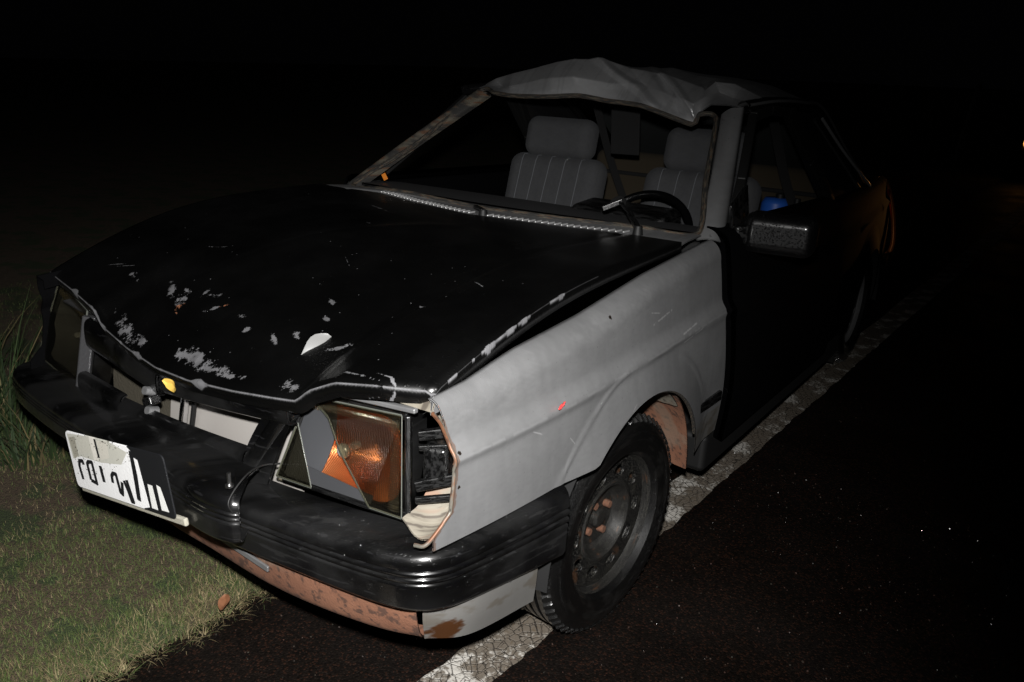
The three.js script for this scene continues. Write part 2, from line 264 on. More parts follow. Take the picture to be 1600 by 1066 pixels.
// verge: uneven soil sheet that the turf grows on
T.soil = tex(512, 512, (u, v) => { const a = fbm(u, v, 6, 6, 501), b = fbm(u, v, 50, 3, 511); return mix3(mix3([0.055, 0.035, 0.022], [0.10, 0.075, 0.045], b), [0.035, 0.05, 0.018], sstep(0.45, 0.6, a)); });
const soilH = (x, z) => { const e = vergeX(z) - x; return 0.018 * sstep(0, 0.12, e) + 0.03 * sstep(0.1, 0.9, e) * fbm(x * 0.13 + 5, z * 0.13 + 5, 8, 4, 521) + (e < 0 ? -0.02 : 0); };
{
  const g = [], zs = []; for (let z = 6; z > -100; z -= z > -4 ? 0.05 : 2) zs.push(z);
  for (const z of zs) { const r = []; for (let k = 0; k <= 70; k++) { const e = k < 40 ? -0.02 + k * 0.05 : 2 + (k - 40) * (k - 40) * 0.09; const x = vergeX(z) - e; r.push(new THREE.Vector3(x, soilH(x, z), z)); } g.push(r); }
  const m = mesh('verge', sheet(g, { thick: 0, uv: (p) => [p.x, p.z], flip: true }), std({ map: rep(T.soil, 1.3, 1.3), roughness: 0.95, bumpMap: rep(T.fine, 4, 4), bumpScale: 0.01 }), scene);
  m.userData = { kind: 'structure', label: 'earth verge beside the road' };
}
// turf: bent blades, many of them dry
function bladeGeo(w, bend) {
  const g = new THREE.BufferGeometry(), p = [], ix = [], n = 3;
  for (let i = 0; i <= n; i++) { const t = i / n, h = t, ww = w * (1 - t * 0.92), o = bend * t * t; p.push(-ww, h, o, ww, h, o); }
  for (let i = 0; i < n; i++) ix.push(2 * i, 2 * i + 1, 2 * i + 2, 2 * i + 1, 2 * i + 3, 2 * i + 2);
  g.setAttribute('position', new THREE.Float32BufferAttribute(p, 3)); g.setIndex(ix); g.computeVertexNormals(); return g;
}
function turf(name, label, spots, geo, mat) {
  const im = new THREE.InstancedMesh(geo, mat, spots.length); im.name = name; im.castShadow = im.receiveShadow = true;
  const d = new THREE.Object3D(), c = new THREE.Color();
  spots.forEach((s, i) => {
    d.position.set(s.x, s.y, s.z); d.rotation.set(s.tx, s.r, s.tz, 'YXZ'); d.scale.set(s.w, s.h, s.h); d.updateMatrix(); im.setMatrixAt(i, d.matrix);
    c.setRGB(...s.c); im.setColorAt(i, c);
  });
  scene.add(im); tag(im, label, 'grass', null, 'stuff'); return im;
}
{
  const bladeMat = phys({ color: 0xffffff, roughness: 0.75, transmission: 0.15, thickness: 0 }), S = [];
  const bald = (x, z) => fbm(x * 0.1 + 4, z * 0.1 + 4, 9, 4, 541);
  for (let i = 0; i < 330000 && S.length < 170000; i++) {
    const near = i % 3, z = near ? rr(-0.4, 1.7) : rr(-3.2, 1.9), e = near ? Math.pow(rnd(), 1.3) * 1.9 - 0.03 : rr(-0.02, 3.6), x = vergeX(z) - e, b = bald(x, z);
    const edge = e < 0.16;
    if (!edge && rnd() < sstep(0.44, 0.58, b) * 0.92) continue;
    if (e < 0.03 && rnd() < 0.55) continue;
    const dry = clamp(0.32 + (edge ? 0.38 : 0) + 1.5 * (b - 0.5) + rr(-0.28, 0.28)), k = rr(0.8, 1.6);
    const c = rnd() < dry ? mix3([0.15, 0.115, 0.055], [0.24, 0.195, 0.10], rnd()) : mix3([0.045, 0.075, 0.014], [0.09, 0.12, 0.028], rnd());
    const h = rr(0.008, 0.022) * (edge ? rr(1, 2.1) : 1);
    S.push({ x, y: soilH(x, z) - 0.003, z, r: rr(0, 6.283), tx: rr(-0.9, 1.1), tz: rr(-0.5, 0.5), w: rr(0.7, 1.3), h, c: c.map((q) => q * k) });
  }
  for (let t = 0; t < 150; t++) {                       // matted dry clumps creeping over the edge of the asphalt
    const z = rr(-0.6, 1.7), cx = vergeX(z) + rr(-0.07, 0.035), rad = rr(0.010, 0.035);
    for (let i = 0; i < 34; i++) { const a = rr(0, 6.283), r = Math.sqrt(rnd()) * rad, x = cx + Math.cos(a) * r, zz = z + Math.sin(a) * r, k = rr(0.7, 1.5); S.push({ x, y: Math.max(0.0, soilH(x, zz)) - 0.002, z: zz, r: -a + Math.PI / 2 + rr(-0.8, 0.8), tx: rr(0.2, 1.3), tz: rr(-0.5, 0.5), w: rr(0.8, 1.6), h: rr(0.015, 0.042), c: (rnd() < 0.7 ? mix3([0.15, 0.115, 0.055], [0.26, 0.21, 0.11], rnd()) : [0.06, 0.085, 0.02]).map((q) => q * k) }); }
  }
  turf('short_grass', 'short patchy half dry grass on the verge', S, bladeGeo(0.0010, 0.55), bladeMat);
  const G = [];
  for (let t = 0; t < 15; t++) {
    const cx = t < 12 ? rr(-1.9, -1.18) : rr(-4.0, -1.8), cz = t < 12 ? rr(0.2, 0.68) : rr(-1.6, 0.3), n = 46;
    for (let i = 0; i < n; i++) {
      const a = rr(0, 6.283), r = Math.sqrt(rnd()) * 0.09, k = rr(0.6, 1.2), dry = rnd() < 0.16;
      const x = cx + Math.cos(a) * r, z = cz + Math.sin(a) * r;
      G.push({ x, y: soilH(x, z) - 0.004, z, r: -a + Math.PI / 2 + rr(-0.5, 0.5), tx: rr(0.0, 0.5), tz: rr(-0.15, 0.15), w: rr(0.8, 1.4), h: rr(0.12, 0.34) * (t % 7 === 0 ? 1.4 : 1), c: (dry ? [0.2, 0.16, 0.07] : mix3([0.018, 0.045, 0.008], [0.04, 0.07, 0.015], rnd())).map((q) => q * k) });
    }
  }
  turf('tall_grass', 'tall green grass tufts behind the far bumper end', G, bladeGeo(0.0035, 0.5), bladeMat);
}
// glossy grit added over the asphalt to give its wet sparkle
{
  const g = new THREE.IcosahedronGeometry(1, 0), n = 2600, im = new THREE.InstancedMesh(g, phys({ color: 0xffffff, roughness: 0.18, clearcoat: 1, clearcoatRoughness: 0.05 }), n), d = new THREE.Object3D(), c = new THREE.Color();
  im.name = 'sparkle_grit'; im.castShadow = im.receiveShadow = true;
  for (let i = 0; i < n; i++) {
    const z = i % 2 ? rr(-1.2, 1.3) : rr(-6, 1.3), x = vergeX(z) + 0.03 + Math.pow(rnd(), 0.9) * (i % 2 ? 1.6 : 3.4), s = rr(0.0010, 0.0034);
    const onLine = x > lineX(z) - 0.01 && x < lineX(z) + 0.145;
    d.position.set(x, (onLine ? 0.004 : 0) + s * 0.2, z); d.rotation.set(rr(0, 6), rr(0, 6), rr(0, 6)); d.scale.set(s, s * 0.7, s * rr(0.7, 1.3)); d.updateMatrix(); im.setMatrixAt(i, d.matrix);
    const k = rr(0.008, 0.05); c.setRGB(k * rr(1, 1.9), k, k * 0.8); im.setColorAt(i, c);
  }
  scene.add(im); tag(im, 'glossy grit added for the sparkle of the wet asphalt', 'grit', null, 'stuff');
}

// ================================================================ the car
const car = group('wrecked_car', scene);
car.quaternion.copy(qTilt); car.position.set(0, LIFT, 0);
tag(car, 'wrecked two-door car with crushed silver roof, black hood and silver fender', 'car');

// ---- body side surface
const archF = { z: -0.03, y: 0.245, r: 0.372 }, archR = { z: -2.575, y: 0.30, r: 0.345 };
const sideX = (y, z) => 0.825 - 0.05 * Math.pow(Math.max(0, (z - 0.15) / 0.6), 2) - 0.05 * Math.pow(Math.max(0, (y - 0.55) / 0.4), 2) - 0.02 * Math.pow(Math.max(0, (0.5 - y) / 0.25), 2) - 0.10 * Math.pow(Math.max(0, (-1.9 - z) / 1.5), 2);
function sideP(y, z, arch) {
  let x = sideX(y, z);
  if (arch) { const r = Math.hypot(y - arch.y, z - arch.z), s = clamp((r - arch.r) / 0.10); x += 0.019 * (1 - s) + 0.003 * Math.exp(-Math.pow((r - arch.r - 0.1) / 0.006, 2)); }
  const c = y - creaseY(z); x += 0.006 * Math.exp(-c * c / 0.00012) - (c > 0 ? 0.012 * sstep(0, 0.04, c) : 0);
  return new THREE.Vector3(x, y, z);
}
const uvFender = (p) => [(p.z + 0.62) / 1.40, (p.y - 0.20) / 0.80];
function fenderGeo() {
  const cols = [], N = 84;
  const zc = [];
  for (let i = 0; i <= 24; i++) zc.push(lerp(0.70, 0.335, i / 24));
  for (let i = 1; i <= 46; i++) zc.push(archF.z + archF.r * Math.cos(Math.PI * 0.03 + i / 46 * Math.PI * 0.985) * 0.985);
  for (let i = 0; i <= 14; i++) zc.push(lerp(-0.402, -0.545, i / 14));
  for (const z of zc) {
    const inArch = Math.abs(z - archF.z) < archF.r, ya = inArch ? archF.y + Math.sqrt(Math.max(0, archF.r * archF.r - (z - archF.z) ** 2)) : 0;
    let yb = z > archF.z + 0.2 ? Math.max(0.52, ya) : inArch ? Math.max(ya, 0.33) : 0.33;
    const yt = fTop(z), ys = yt - 0.055, col = [];
    for (let j = 0; j <= 40; j++) {
      const y = lerp(yb, ys, j / 40), zz = z > 0.45 ? lerp(z, fFront(y) - (0.70 - z), sstep(0.45, 0.70, z)) : z - (z < -0.40 ? 0.05 * sstep(-0.40, -0.545, z) * sstep(0.75, 0.45, y) : 0);
      col.push(sideP(y, zz, archF));
    }
    const b = col[col.length - 1];
    for (let j = 1; j <= 9; j++) { const a = j / 9 * Math.PI / 2, zz = b.z + (z > 0.45 ? 0.012 * sstep(0.5, 0.7, z) * (j / 9) : 0); col.push(new THREE.Vector3(lerp(b.x, 0.738, 1 - Math.cos(a)), lerp(b.y, yt, Math.sin(a)), zz)); }
    for (let j = 1; j <= 3; j++) col.push(new THREE.Vector3(0.738 - 0.004, yt - 0.012 * j, b.z));
    cols.push(col);
  }
  return sheet(cols, { thick: 0.003, uv: uvFender });
}
const fg = fenderGeo();
const fenderMat = phys({ map: T.fender, roughness: 1, roughnessMap: rep(T.silverR, 1.3, 0.8), metalness: 0.55, bumpMap: rep(T.drops, 3, 1.8), bumpScale: 0.00012, clearcoat: 0.6, clearcoatRoughness: 0.14 });
const fenderL = mesh('front_fender', fg, fenderMat, car); fenderL.userData.label = 'dull scratched silver front fender beside the wheel';
const fgr = mirrored(fg); { const p = fgr.attributes.position; for (let i = 0; i < p.count; i++) { const k = sstep(0.15, 0.68, p.getZ(i)); p.setX(i, p.getX(i) * (1 - 0.075 * k)); p.setY(i, p.getY(i) - 0.035 * k); } }
const fenderR = mesh('front_fender', fgr, M.dullblack, car);
// scratches bared to bright metal, and the rusty folded edge round the missing indicator
{
  const edge = []; for (let y = 0.775; y > 0.548; y -= 0.012) { const p = sideP(y, fFront(y) + 0.001, null); edge.push([p.x + 0.0, p.y, p.z]); }
  edge.push([0.772, 0.532, 0.722], [0.75, 0.526, 0.727]);
  const tmat = std({ map: rep(T.primer, 0.8, 0.2), color: lin(0.75, 0.8, 0.85), roughness: 0.5, metalness: 0.3 });
  mesh('folded_edge', tube(edge, 0.004, 60, 8), tmat, fenderL);
  const lip = []; for (let a = 0.86; a > -0.30; a -= 0.02) { const t = a * Math.PI; const y = archF.y + archF.r * Math.sin(t), z = archF.z + archF.r * Math.cos(t); if (y > 0.255 && !(z > 0 && y < 0.53)) { const p = sideP(y, z, archF); lip.push([p.x - 0.004, p.y, p.z]); } }
  mesh('arch_lip', tube(lip, 0.005, 70, 6), M.gasket, fenderL);
}
// inner wheel housing seen through the arch
function housing(arch, sx, x1, a0 = 0, a1 = 0.985) {
  const g = []; for (let i = 0; i <= 40; i++) { const a = lerp(a0, a1, i / 40) * Math.PI, r = []; for (let j = 0; j <= 6; j++) { const k = arch.r + 0.006 + 0.02 * Math.sin(j / 6 * Math.PI); r.push(new THREE.Vector3(sx * lerp(0.812, x1, j / 6), arch.y + k * Math.sin(a), arch.z + k * Math.cos(a))); } g.push(r); }
  return sheet(g, { thick: 0.003, uv: (p) => [p.x + p.z, p.y] });
}
const liner = mesh('wheel_housing', housing(archF, 1, 0.45, 0.56, 0.985), M.rust, car); liner.userData.label = 'rusted inner wheel housing';
mesh('wheel_housing', housing(archF, 1, 0.45, 0.0, 0.555), M.dark, car);
mesh('wheel_housing', housing(archF, -1, 0.45), M.dark, car);
mesh('wheel_housing', housing(archR, 1, 0.45), M.dark, car);
mesh('wheel_housing', housing(archR, -1, 0.45), M.dark, car);
{
  const g = [], a0 = 0.60, a1 = 0.76; for (let i = 0; i <= 14; i++) { const a = lerp(a0, a1, i / 14) * Math.PI, k = archF.r - 0.004, r = []; for (let j = 0; j <= 3; j++) r.push(new THREE.Vector3(lerp(0.806, 0.66, j / 3), archF.y + k * Math.sin(a), archF.z + k * Math.cos(a))); g.push(r); }
  mesh('cream_patch', sheet(g, { thick: 0.003, uv: (p) => [p.x, p.y] }), M.primer, liner);
}
// ---- doors, sills, rear quarter panels
const belt = table([[-3.4, 0.925], [-2.6, 0.915], [-1.8, 0.905], [-0.5, 0.915]]);
function doorGeo() {
  const g = []; for (let i = 0; i <= 50; i++) { const r = []; for (let j = 0; j <= 26; j++) { const y = lerp(0.30, 0.90, j / 26), z = lerp(-0.556 - 0.05 * sstep(0.75, 0.45, y), -1.80, i / 50); r.push(sideP(lerp(0.30, belt(z), j / 26), z)); } const b = r[r.length - 1]; for (let k = 1; k <= 5; k++) { const a = k / 5 * Math.PI / 2; r.push(new THREE.Vector3(b.x - 0.05 * (1 - Math.cos(a)), b.y + 0.02 * Math.sin(a), b.z)); } g.push(r); }
  return sheet(g, { thick: 0.03, uv: (p) => [p.z, p.y] });
}
const dg = doorGeo();
const doorMat = phys({ color: lin(0.003, 0.003, 0.0033), roughness: 0.92, specularIntensity: 0.02 });
const doorL = mesh('door', dg, doorMat, car), doorR = mesh('door', mirrored(dg), doorMat, car);
function quarterGeo() {
  const g = [], zc = []; for (let i = 0; i <= 16; i++) zc.push(lerp(-1.812, archR.z + archR.r + 0.004, i / 16));
  for (let i = 0; i <= 40; i++) zc.push(archR.z + archR.r * Math.cos(i / 40 * Math.PI) * 0.999);
  for (let i = 0; i <= 14; i++) zc.push(lerp(archR.z - archR.r - 0.004, -3.30, i / 14));
  for (const z of zc) { const d = archR.r ** 2 - (z - archR.z) ** 2, yb = d > 0 ? archR.y + Math.sqrt(d) : 0.30, r = []; for (let j = 0; j <= 24; j++) r.push(sideP(lerp(yb, belt(z), j / 24), z, archR)); const b = r[r.length - 1]; for (let k = 1; k <= 6; k++) { const a = k / 6 * Math.PI / 2; r.push(new THREE.Vector3(b.x - 0.06 * (1 - Math.cos(a)), b.y + 0.025 * Math.sin(a), b.z)); } g.push(r); }
  return sheet(g, { thick: 0.004, uv: (p) => [p.z, p.y] });
}
const qg = quarterGeo();
mesh('rear_quarter_panel', qg, M.dullblack, car); mesh('rear_quarter_panel', mirrored(qg), M.dullblack, car);
for (const s of [1, -1]) {
  mesh('sill', rbox(0.10, 0.13, 1.62, 0.02, s * 0.765, 0.255, -1.36), M.flatblack, car);
  const strip = []; for (let z = -0.60; z > -1.79; z -= 0.08) { const p = sideP(0.46, z); strip.push([s * (p.x + 0.004), p.y, z]); }
  mesh('side_moulding', tube(strip, 0.012, 30, 8), M.plastic, s > 0 ? doorL : doorR);
  const p0 = sideP(0.46, -0.50); mesh('side_moulding', bar([s * (p0.x + 0.004), 0.462, -0.40], [s * (p0.x + 0.006), 0.462, -0.565], 0.014, 0.030), M.plastic, s > 0 ? fenderL : fenderR);
  mesh('door_handle', rbox(0.02, 0.03, 0.16, 0.008, s * 0.806, 0.83, -1.66), M.flatblack, s > 0 ? doorL : doorR);
  const key = new THREE.CylinderGeometry(0.011, 0.011, 0.008, 16); key.rotateZ(Math.PI / 2); key.translate(s * 0.812, 0.80, -1.55); mesh('door_lock', key, M.steel, s > 0 ? doorL : doorR);
}
// door window frame (the pane itself is gone): sash bars from the mirror corner to the B pillar
function sash(s) {
  const f = [[s * 0.755, 0.92, -0.66], [s * 0.70, 1.07, -0.86], [s * 0.625, 1.268, -1.10], [s * 0.628, 1.29, -1.25], [s * 0.640, 1.285, -1.42], [s * 0.685, 1.10, -1.66], [s * 0.745, 0.92, -1.86]];
  return mergeGeometries(f.slice(0, -1).map((p, i) => bar(p, f[i + 1], 0.03, 0.034, 0.006)));
}
mesh('window_frame', sash(1), M.flatblack, doorL); mesh('window_frame', sash(-1), M.flatblack, doorR);
let mirrorShell;
// wing mirror on the driver's door, wet ribbed shell
{
  const shell = rbox(0.215, 0.122, 0.115, 0.036, 0, 0, 0);
  shell.rotateY(0.18); shell.translate(0.885, 0.945, -0.735); mirrorShell = mesh('mirror_shell', shell, phys({ color: lin(0.002, 0.002, 0.0022), roughness: 0.3, clearcoat: 1, clearcoatRoughness: 0.06, bumpMap: rep(T.drops, 0.35, 0.35), bumpScale: 0.004 }), doorL);
  mesh('mirror_glass', rbox(0.165, 0.09, 0.006, 0.003, 0.872, 0.945, -0.796, 0, 0.18, 0), M.chrome, doorL);
  mesh('mirror_arm', bar([0.765, 0.935, -0.66], [0.83, 0.94, -0.72], 0.05, 0.06, 0.012), M.plastic, doorL);
  mesh('mirror_corner_cover', rbox(0.012, 0.15, 0.13, 0.005, 0.765, 0.985, -0.70, 0.45, 0, 0), M.plastic, doorL);
}
// ---- hood
const hfY = table(HOODF.map((p) => [p[0], p[1]])), hfZ = table(HOODF.map((p) => [p[0], p[2]])), hrZ = table(HOODR.map((p) => [p[0], p[2]]));
function hoodP(x, t) {
  const zf = hfZ(x), yf = hfY(x), zr = hrZ(x), z = lerp(zf, zr, t);
  let y = yf + (0.93 - yf) * (1 - Math.pow(1 - t, 2.6));
  y += 0.006 * Math.sin(x * 9 + t * 5) * Math.sin(Math.PI * t) + 0.012 * Math.exp(-Math.pow((x + 0.30 - 0.5 * t) / 0.05, 2)) * Math.sin(Math.PI * clamp(t * 1.2));
  y -= 0.004 * Math.exp(-Math.pow((Math.abs(x) - 0.46 - 0.10 * t) / 0.012, 2)) * sstep(0.1, 0.3, t);
  return new THREE.Vector3(x, y, z);
}
let hoodPanel;
// paint chips on the hood: [x, z, half length, half width, angle, seed] in metres; grey primer under black paint
const CHIPS = [[-0.235, 0.555, 0.050, 0.012, 0.5, 1], [-0.165, 0.575, 0.045, 0.016, 0.8, 2], [-0.185, 0.545, 0.018, 0.006, 0.2, 12], [-0.125, 0.530, 0.012, 0.007, 1.2, 3], [-0.085, 0.535, 0.035, 0.008, -0.3, 4], [-0.035, 0.572, 0.038, 0.006, -0.6, 5], [0.135, 0.605, 0.018, 0.010, 0.3, 6], [0.073, 0.576, 0.012, 0.006, 0, 7], [0.237, 0.612, 0.024, 0.007, 0.5, 8], [0.28, 0.588, 0.030, 0.008, 0.6, 9], [0.252, 0.462, 0.020, 0.008, 0.4, 10], [0.302, 0.521, 0.014, 0.007, 0.3, 11], [0.412, 0.585, 0.028, 0.010, -0.7, 13], [-0.39, 0.567, 0.030, 0.011, 0.4, 14],
  [-0.30, 0.350, 0.050, 0.0018, -0.5, 15], [-0.18, -0.12, 0.075, 0.004, 0.3, 16], [-0.50, 0.55, 0.04, 0.0014, -0.4, 17], [-0.46, 0.545, 0.04, 0.0012, -0.4, 18], [-0.215, 0.692, 0.085, 0.016, 0.25, 19], [-0.14, 0.700, 0.03, 0.012, 0.2, 20], [0.02, 0.700, 0.020, 0.013, 0, 21], [0.075, 0.700, 0.075, 0.020, 0.12, 22], [0.16, 0.712, 0.060, 0.010, -0.05, 23], [0.22, 0.718, 0.05, 0.008, 0.0, 24], [0.405, 0.703, 0.030, 0.014, 0.1, 25], [0.575, 0.690, 0.060, 0.0035, 0.05, 26], [0.64, 0.682, 0.045, 0.0035, 0.15, 27], [0.13, 0.30, 0.05, 0.0012, 0.6, 28], [0.49, 0.42, 0.022, 0.003, 0.3, 29], [0.55, 0.30, 0.030, 0.002, 0.5, 30], [0.44, 0.40, 0.016, 0.002, 0.4, 31], [-0.05, 0.05, 0.02, 0.0016, 0.2, 32]];
const HX0 = -0.80, HZ0 = -0.42, HS = 1.60;
const chipAt = (x, z) => {
  let best = 0, orange = 0;
  for (const [cx, cz, a, b, ang, s] of CHIPS) {
    const dx = x - cx, dz = z - cz; if (Math.abs(dx) > a * 1.7 || Math.abs(dz) > a * 1.7) continue;
    const c = Math.cos(ang), q = Math.sin(ang), u = (dx * c + dz * q) / a, w = (-dx * q + dz * c) / b;
    const n = vnoise(x * 90 + s * 7, z * 90, s) * 0.9 + vnoise(x * 300, z * 300 + s, s + 3) * 0.5;
    const d = 0.92 - Math.hypot(u, w) * 0.85 - 1.0 * (n - 0.3) - 0.5 * (vnoise(x * 700, z * 700, s + 5) - 0.5);
    if (d > best) { best = d; orange = (s === 5 || s === 2) && u > 0.35 ? 1 : 0; }
  }
  const lipD = hfZ(x) - z; const l = 0.0012 + 0.022 * Math.max(0, fbm(x * 0.5 + 3, z * 0.5 + 3, 40, 3, 78) - 0.56);
  if (lipD < l) best = Math.max(best, clamp((l - lipD) * 120, 0, 0.4));
  const side = 0.728 - x; if (side < 0.010 * Math.max(0, fbm(x * 0.5 + 3, z * 0.5 + 3, 36, 3, 79) - 0.57) && z > 0.1) best = Math.max(best, 0.4);
  const sp = hash(Math.floor(x * 420), Math.floor(z * 420), 91); if (sp > 0.9996 && z > 0.2) best = Math.max(best, 0.4);
  return [best, orange];
};
T.hood = tex(1600, 1600, (u, v) => {
  const x = HX0 + u * HS, z = HZ0 + v * HS * 0.75; const [d, o] = chipAt(x, z);
  const g = 0.0010 + 0.0006 * fbm(u, v, 12, 4, 85); if (d <= 0) return [g, g, g];
  const k = lerp(0.05, 0.16, fbm(u, v, 90, 3, 88)), c = o ? [0.26, 0.10, 0.045] : [k, k, k * 1.05]; return mix3([g, g, g], c, sstep(0, 0.10, d));
}, true, THREE.ClampToEdgeWrapping);
T.hoodR = tex(1024, 1024, (u, v) => { const x = HX0 + u * HS, z = HZ0 + v * HS * 0.75; return chipAt(x, z)[0] > 0 ? 0.75 : 0.20 + 0.25 * fbm(u, v, 9, 5, 87); }, false, THREE.ClampToEdgeWrapping);
const hoodUV = (p) => [(p.x - HX0) / HS, (p.z - HZ0) / (HS * 0.75)];
{
  const g = [], nx = 110, nt = 80;
  for (let j = -2; j <= nt; j++) {
    const r = [];
    for (let i = -2; i <= nx + 2; i++) {
      const x = lerp(-0.722, 0.728, clamp(i / nx)), t = Math.max(0, j / nt); const p = hoodP(clamp(x, -0.722, 0.728), t);
      if (j < 0) { p.y += 0.010 * j; p.z += 0.006 * j; }
      if (i > nx) { p.y -= (i - nx) * 0.014 * (1 - 0.75 * t); p.x -= 0.004 * (i - nx); }
      if (i < 0) p.y += i * 0.012;
      r.push(p);
    }
    g.push(r);
  }
  const hoodMat = phys({ map: T.hood, roughness: 1, roughnessMap: T.hoodR, bumpMap: rep(T.drops, 3, 2.3), bumpScale: 0.0005, clearcoat: 0.08, clearcoatRoughness: 0.1 });
  const hood = hoodPanel = mesh('hood', sheet(g, { thick: 0.012, uv: hoodUV, flip: true }), hoodMat, car); hood.userData.label = 'buckled black hood with peeling paint';
  // one big curled flake of paint standing off the metal
  const fl = [], a = [0.345, 0.765, 0.640], b = [0.362, 0.795, 0.570];
  const W_ = [0.0008, 0.002, 0.006, 0.011, 0.014, 0.014, 0.010, 0.004];
  W_.forEach((w, i) => { const t = i / 7, c = V(a).lerp(V(b), t), r = []; for (let k = 0; k <= 4; k++) { const q = k / 4 * 2 - 1; r.push(new THREE.Vector3(c.x + q * w * 1.1, c.y - 0.006 + 0.010 * (1 - q) * Math.sin(t * 2.6) + 0.006 * t, c.z - 0.004 * q)); } fl.push(r); });
  mesh('paint_flake', sheet(fl, { thick: 0.0008, uv: (p) => [p.x, p.z], flip: true }), std({ color: lin(0.18, 0.18, 0.177), roughness: 0.45 }), hood);
}
// drain channel and inner fender edge under the popped hood
mesh('fender_channel', sheet(Array.from({ length: 24 }, (_, i) => { const z = lerp(0.66, -0.38, i / 23); return [0.733, 0.722, 0.705].map((x, k) => new THREE.Vector3(x, fTop(z) - 0.02 - 0.014 * k, z)); }), { thick: 0.003, uv: (p) => [p.z, p.x] }), M.dark, car);
// ---- cowl with slotted vents under the windscreen
{
  const rows = [HOODR.map((p) => [p[0], p[1] - 0.012, p[2] + 0.03]), HOODR.map((p) => [p[0], p[1] + 0.004, p[2] - 0.025]), HOODR.map((p, i) => { const q = curve(WBASE, 8)[i]; return [q.x * 1.02, q.y - 0.004, q.z + 0.005]; })];
  const cowl = mesh('cowl', sheet(loft(rows, 14, 60), { thick: 0.003, uv: (p) => [p.x, p.z], flip: true }), M.dullsteel, car);
  const slatG = new THREE.CapsuleGeometry(0.0032, 0.020, 4, 8).rotateZ(-Math.PI / 2 + 0.10).rotateY(1.15);
  const sm = std({ color: lin(0.75, 0.75, 0.75), roughness: 0.34, metalness: 0.8 }), hr = curve(HOODR, 80);
  const zAt = (x) => { let b = hr[0]; for (const p of hr) if (Math.abs(p.x - x) < Math.abs(b.x - x)) b = p; return b; };
  for (const [x0, x1, n] of [[-0.42, 0.06, 24], [0.13, 0.55, 22]]) for (let k = 0; k < n; k++) {
    const x = lerp(x0, x1, k / (n - 1)), p = zAt(x), m = mesh('slat', slatG, sm, cowl); m.position.set(x, p.y + 0.013, p.z - 0.030);
  }
  // wiper that has lost its blade, sticking up beside the steering wheel
  const w = group('wiper', car);
  mesh('pivot', new THREE.CylinderGeometry(0.012, 0.016, 0.025, 14).translate(0.587, 0.952, -0.385), M.flatblack, w);
  mesh('arm', mergeGeometries([bar([0.588, 0.955, -0.385], [0.520, 0.985, -0.455], 0.018, 0.012, 0.003), bar([0.520, 0.985, -0.455], [0.470, 1.012, -0.480], 0.012, 0.008, 0.002)]), M.plastic, w);
  mesh('blade_holder', bar([0.478, 1.014, -0.485], [0.428, 0.986, -0.455], 0.014, 0.016, 0.003), M.plastic, w);
  const w2 = group('wiper', car);
  mesh('pivot', new THREE.CylinderGeometry(0.012, 0.016, 0.02, 14).translate(0.095, 0.944, -0.30), M.flatblack, w2);
  mesh('arm', bar([0.095, 0.952, -0.30], [0.04, 0.955, -0.33], 0.016, 0.010, 0.003), M.plastic, w2);
}
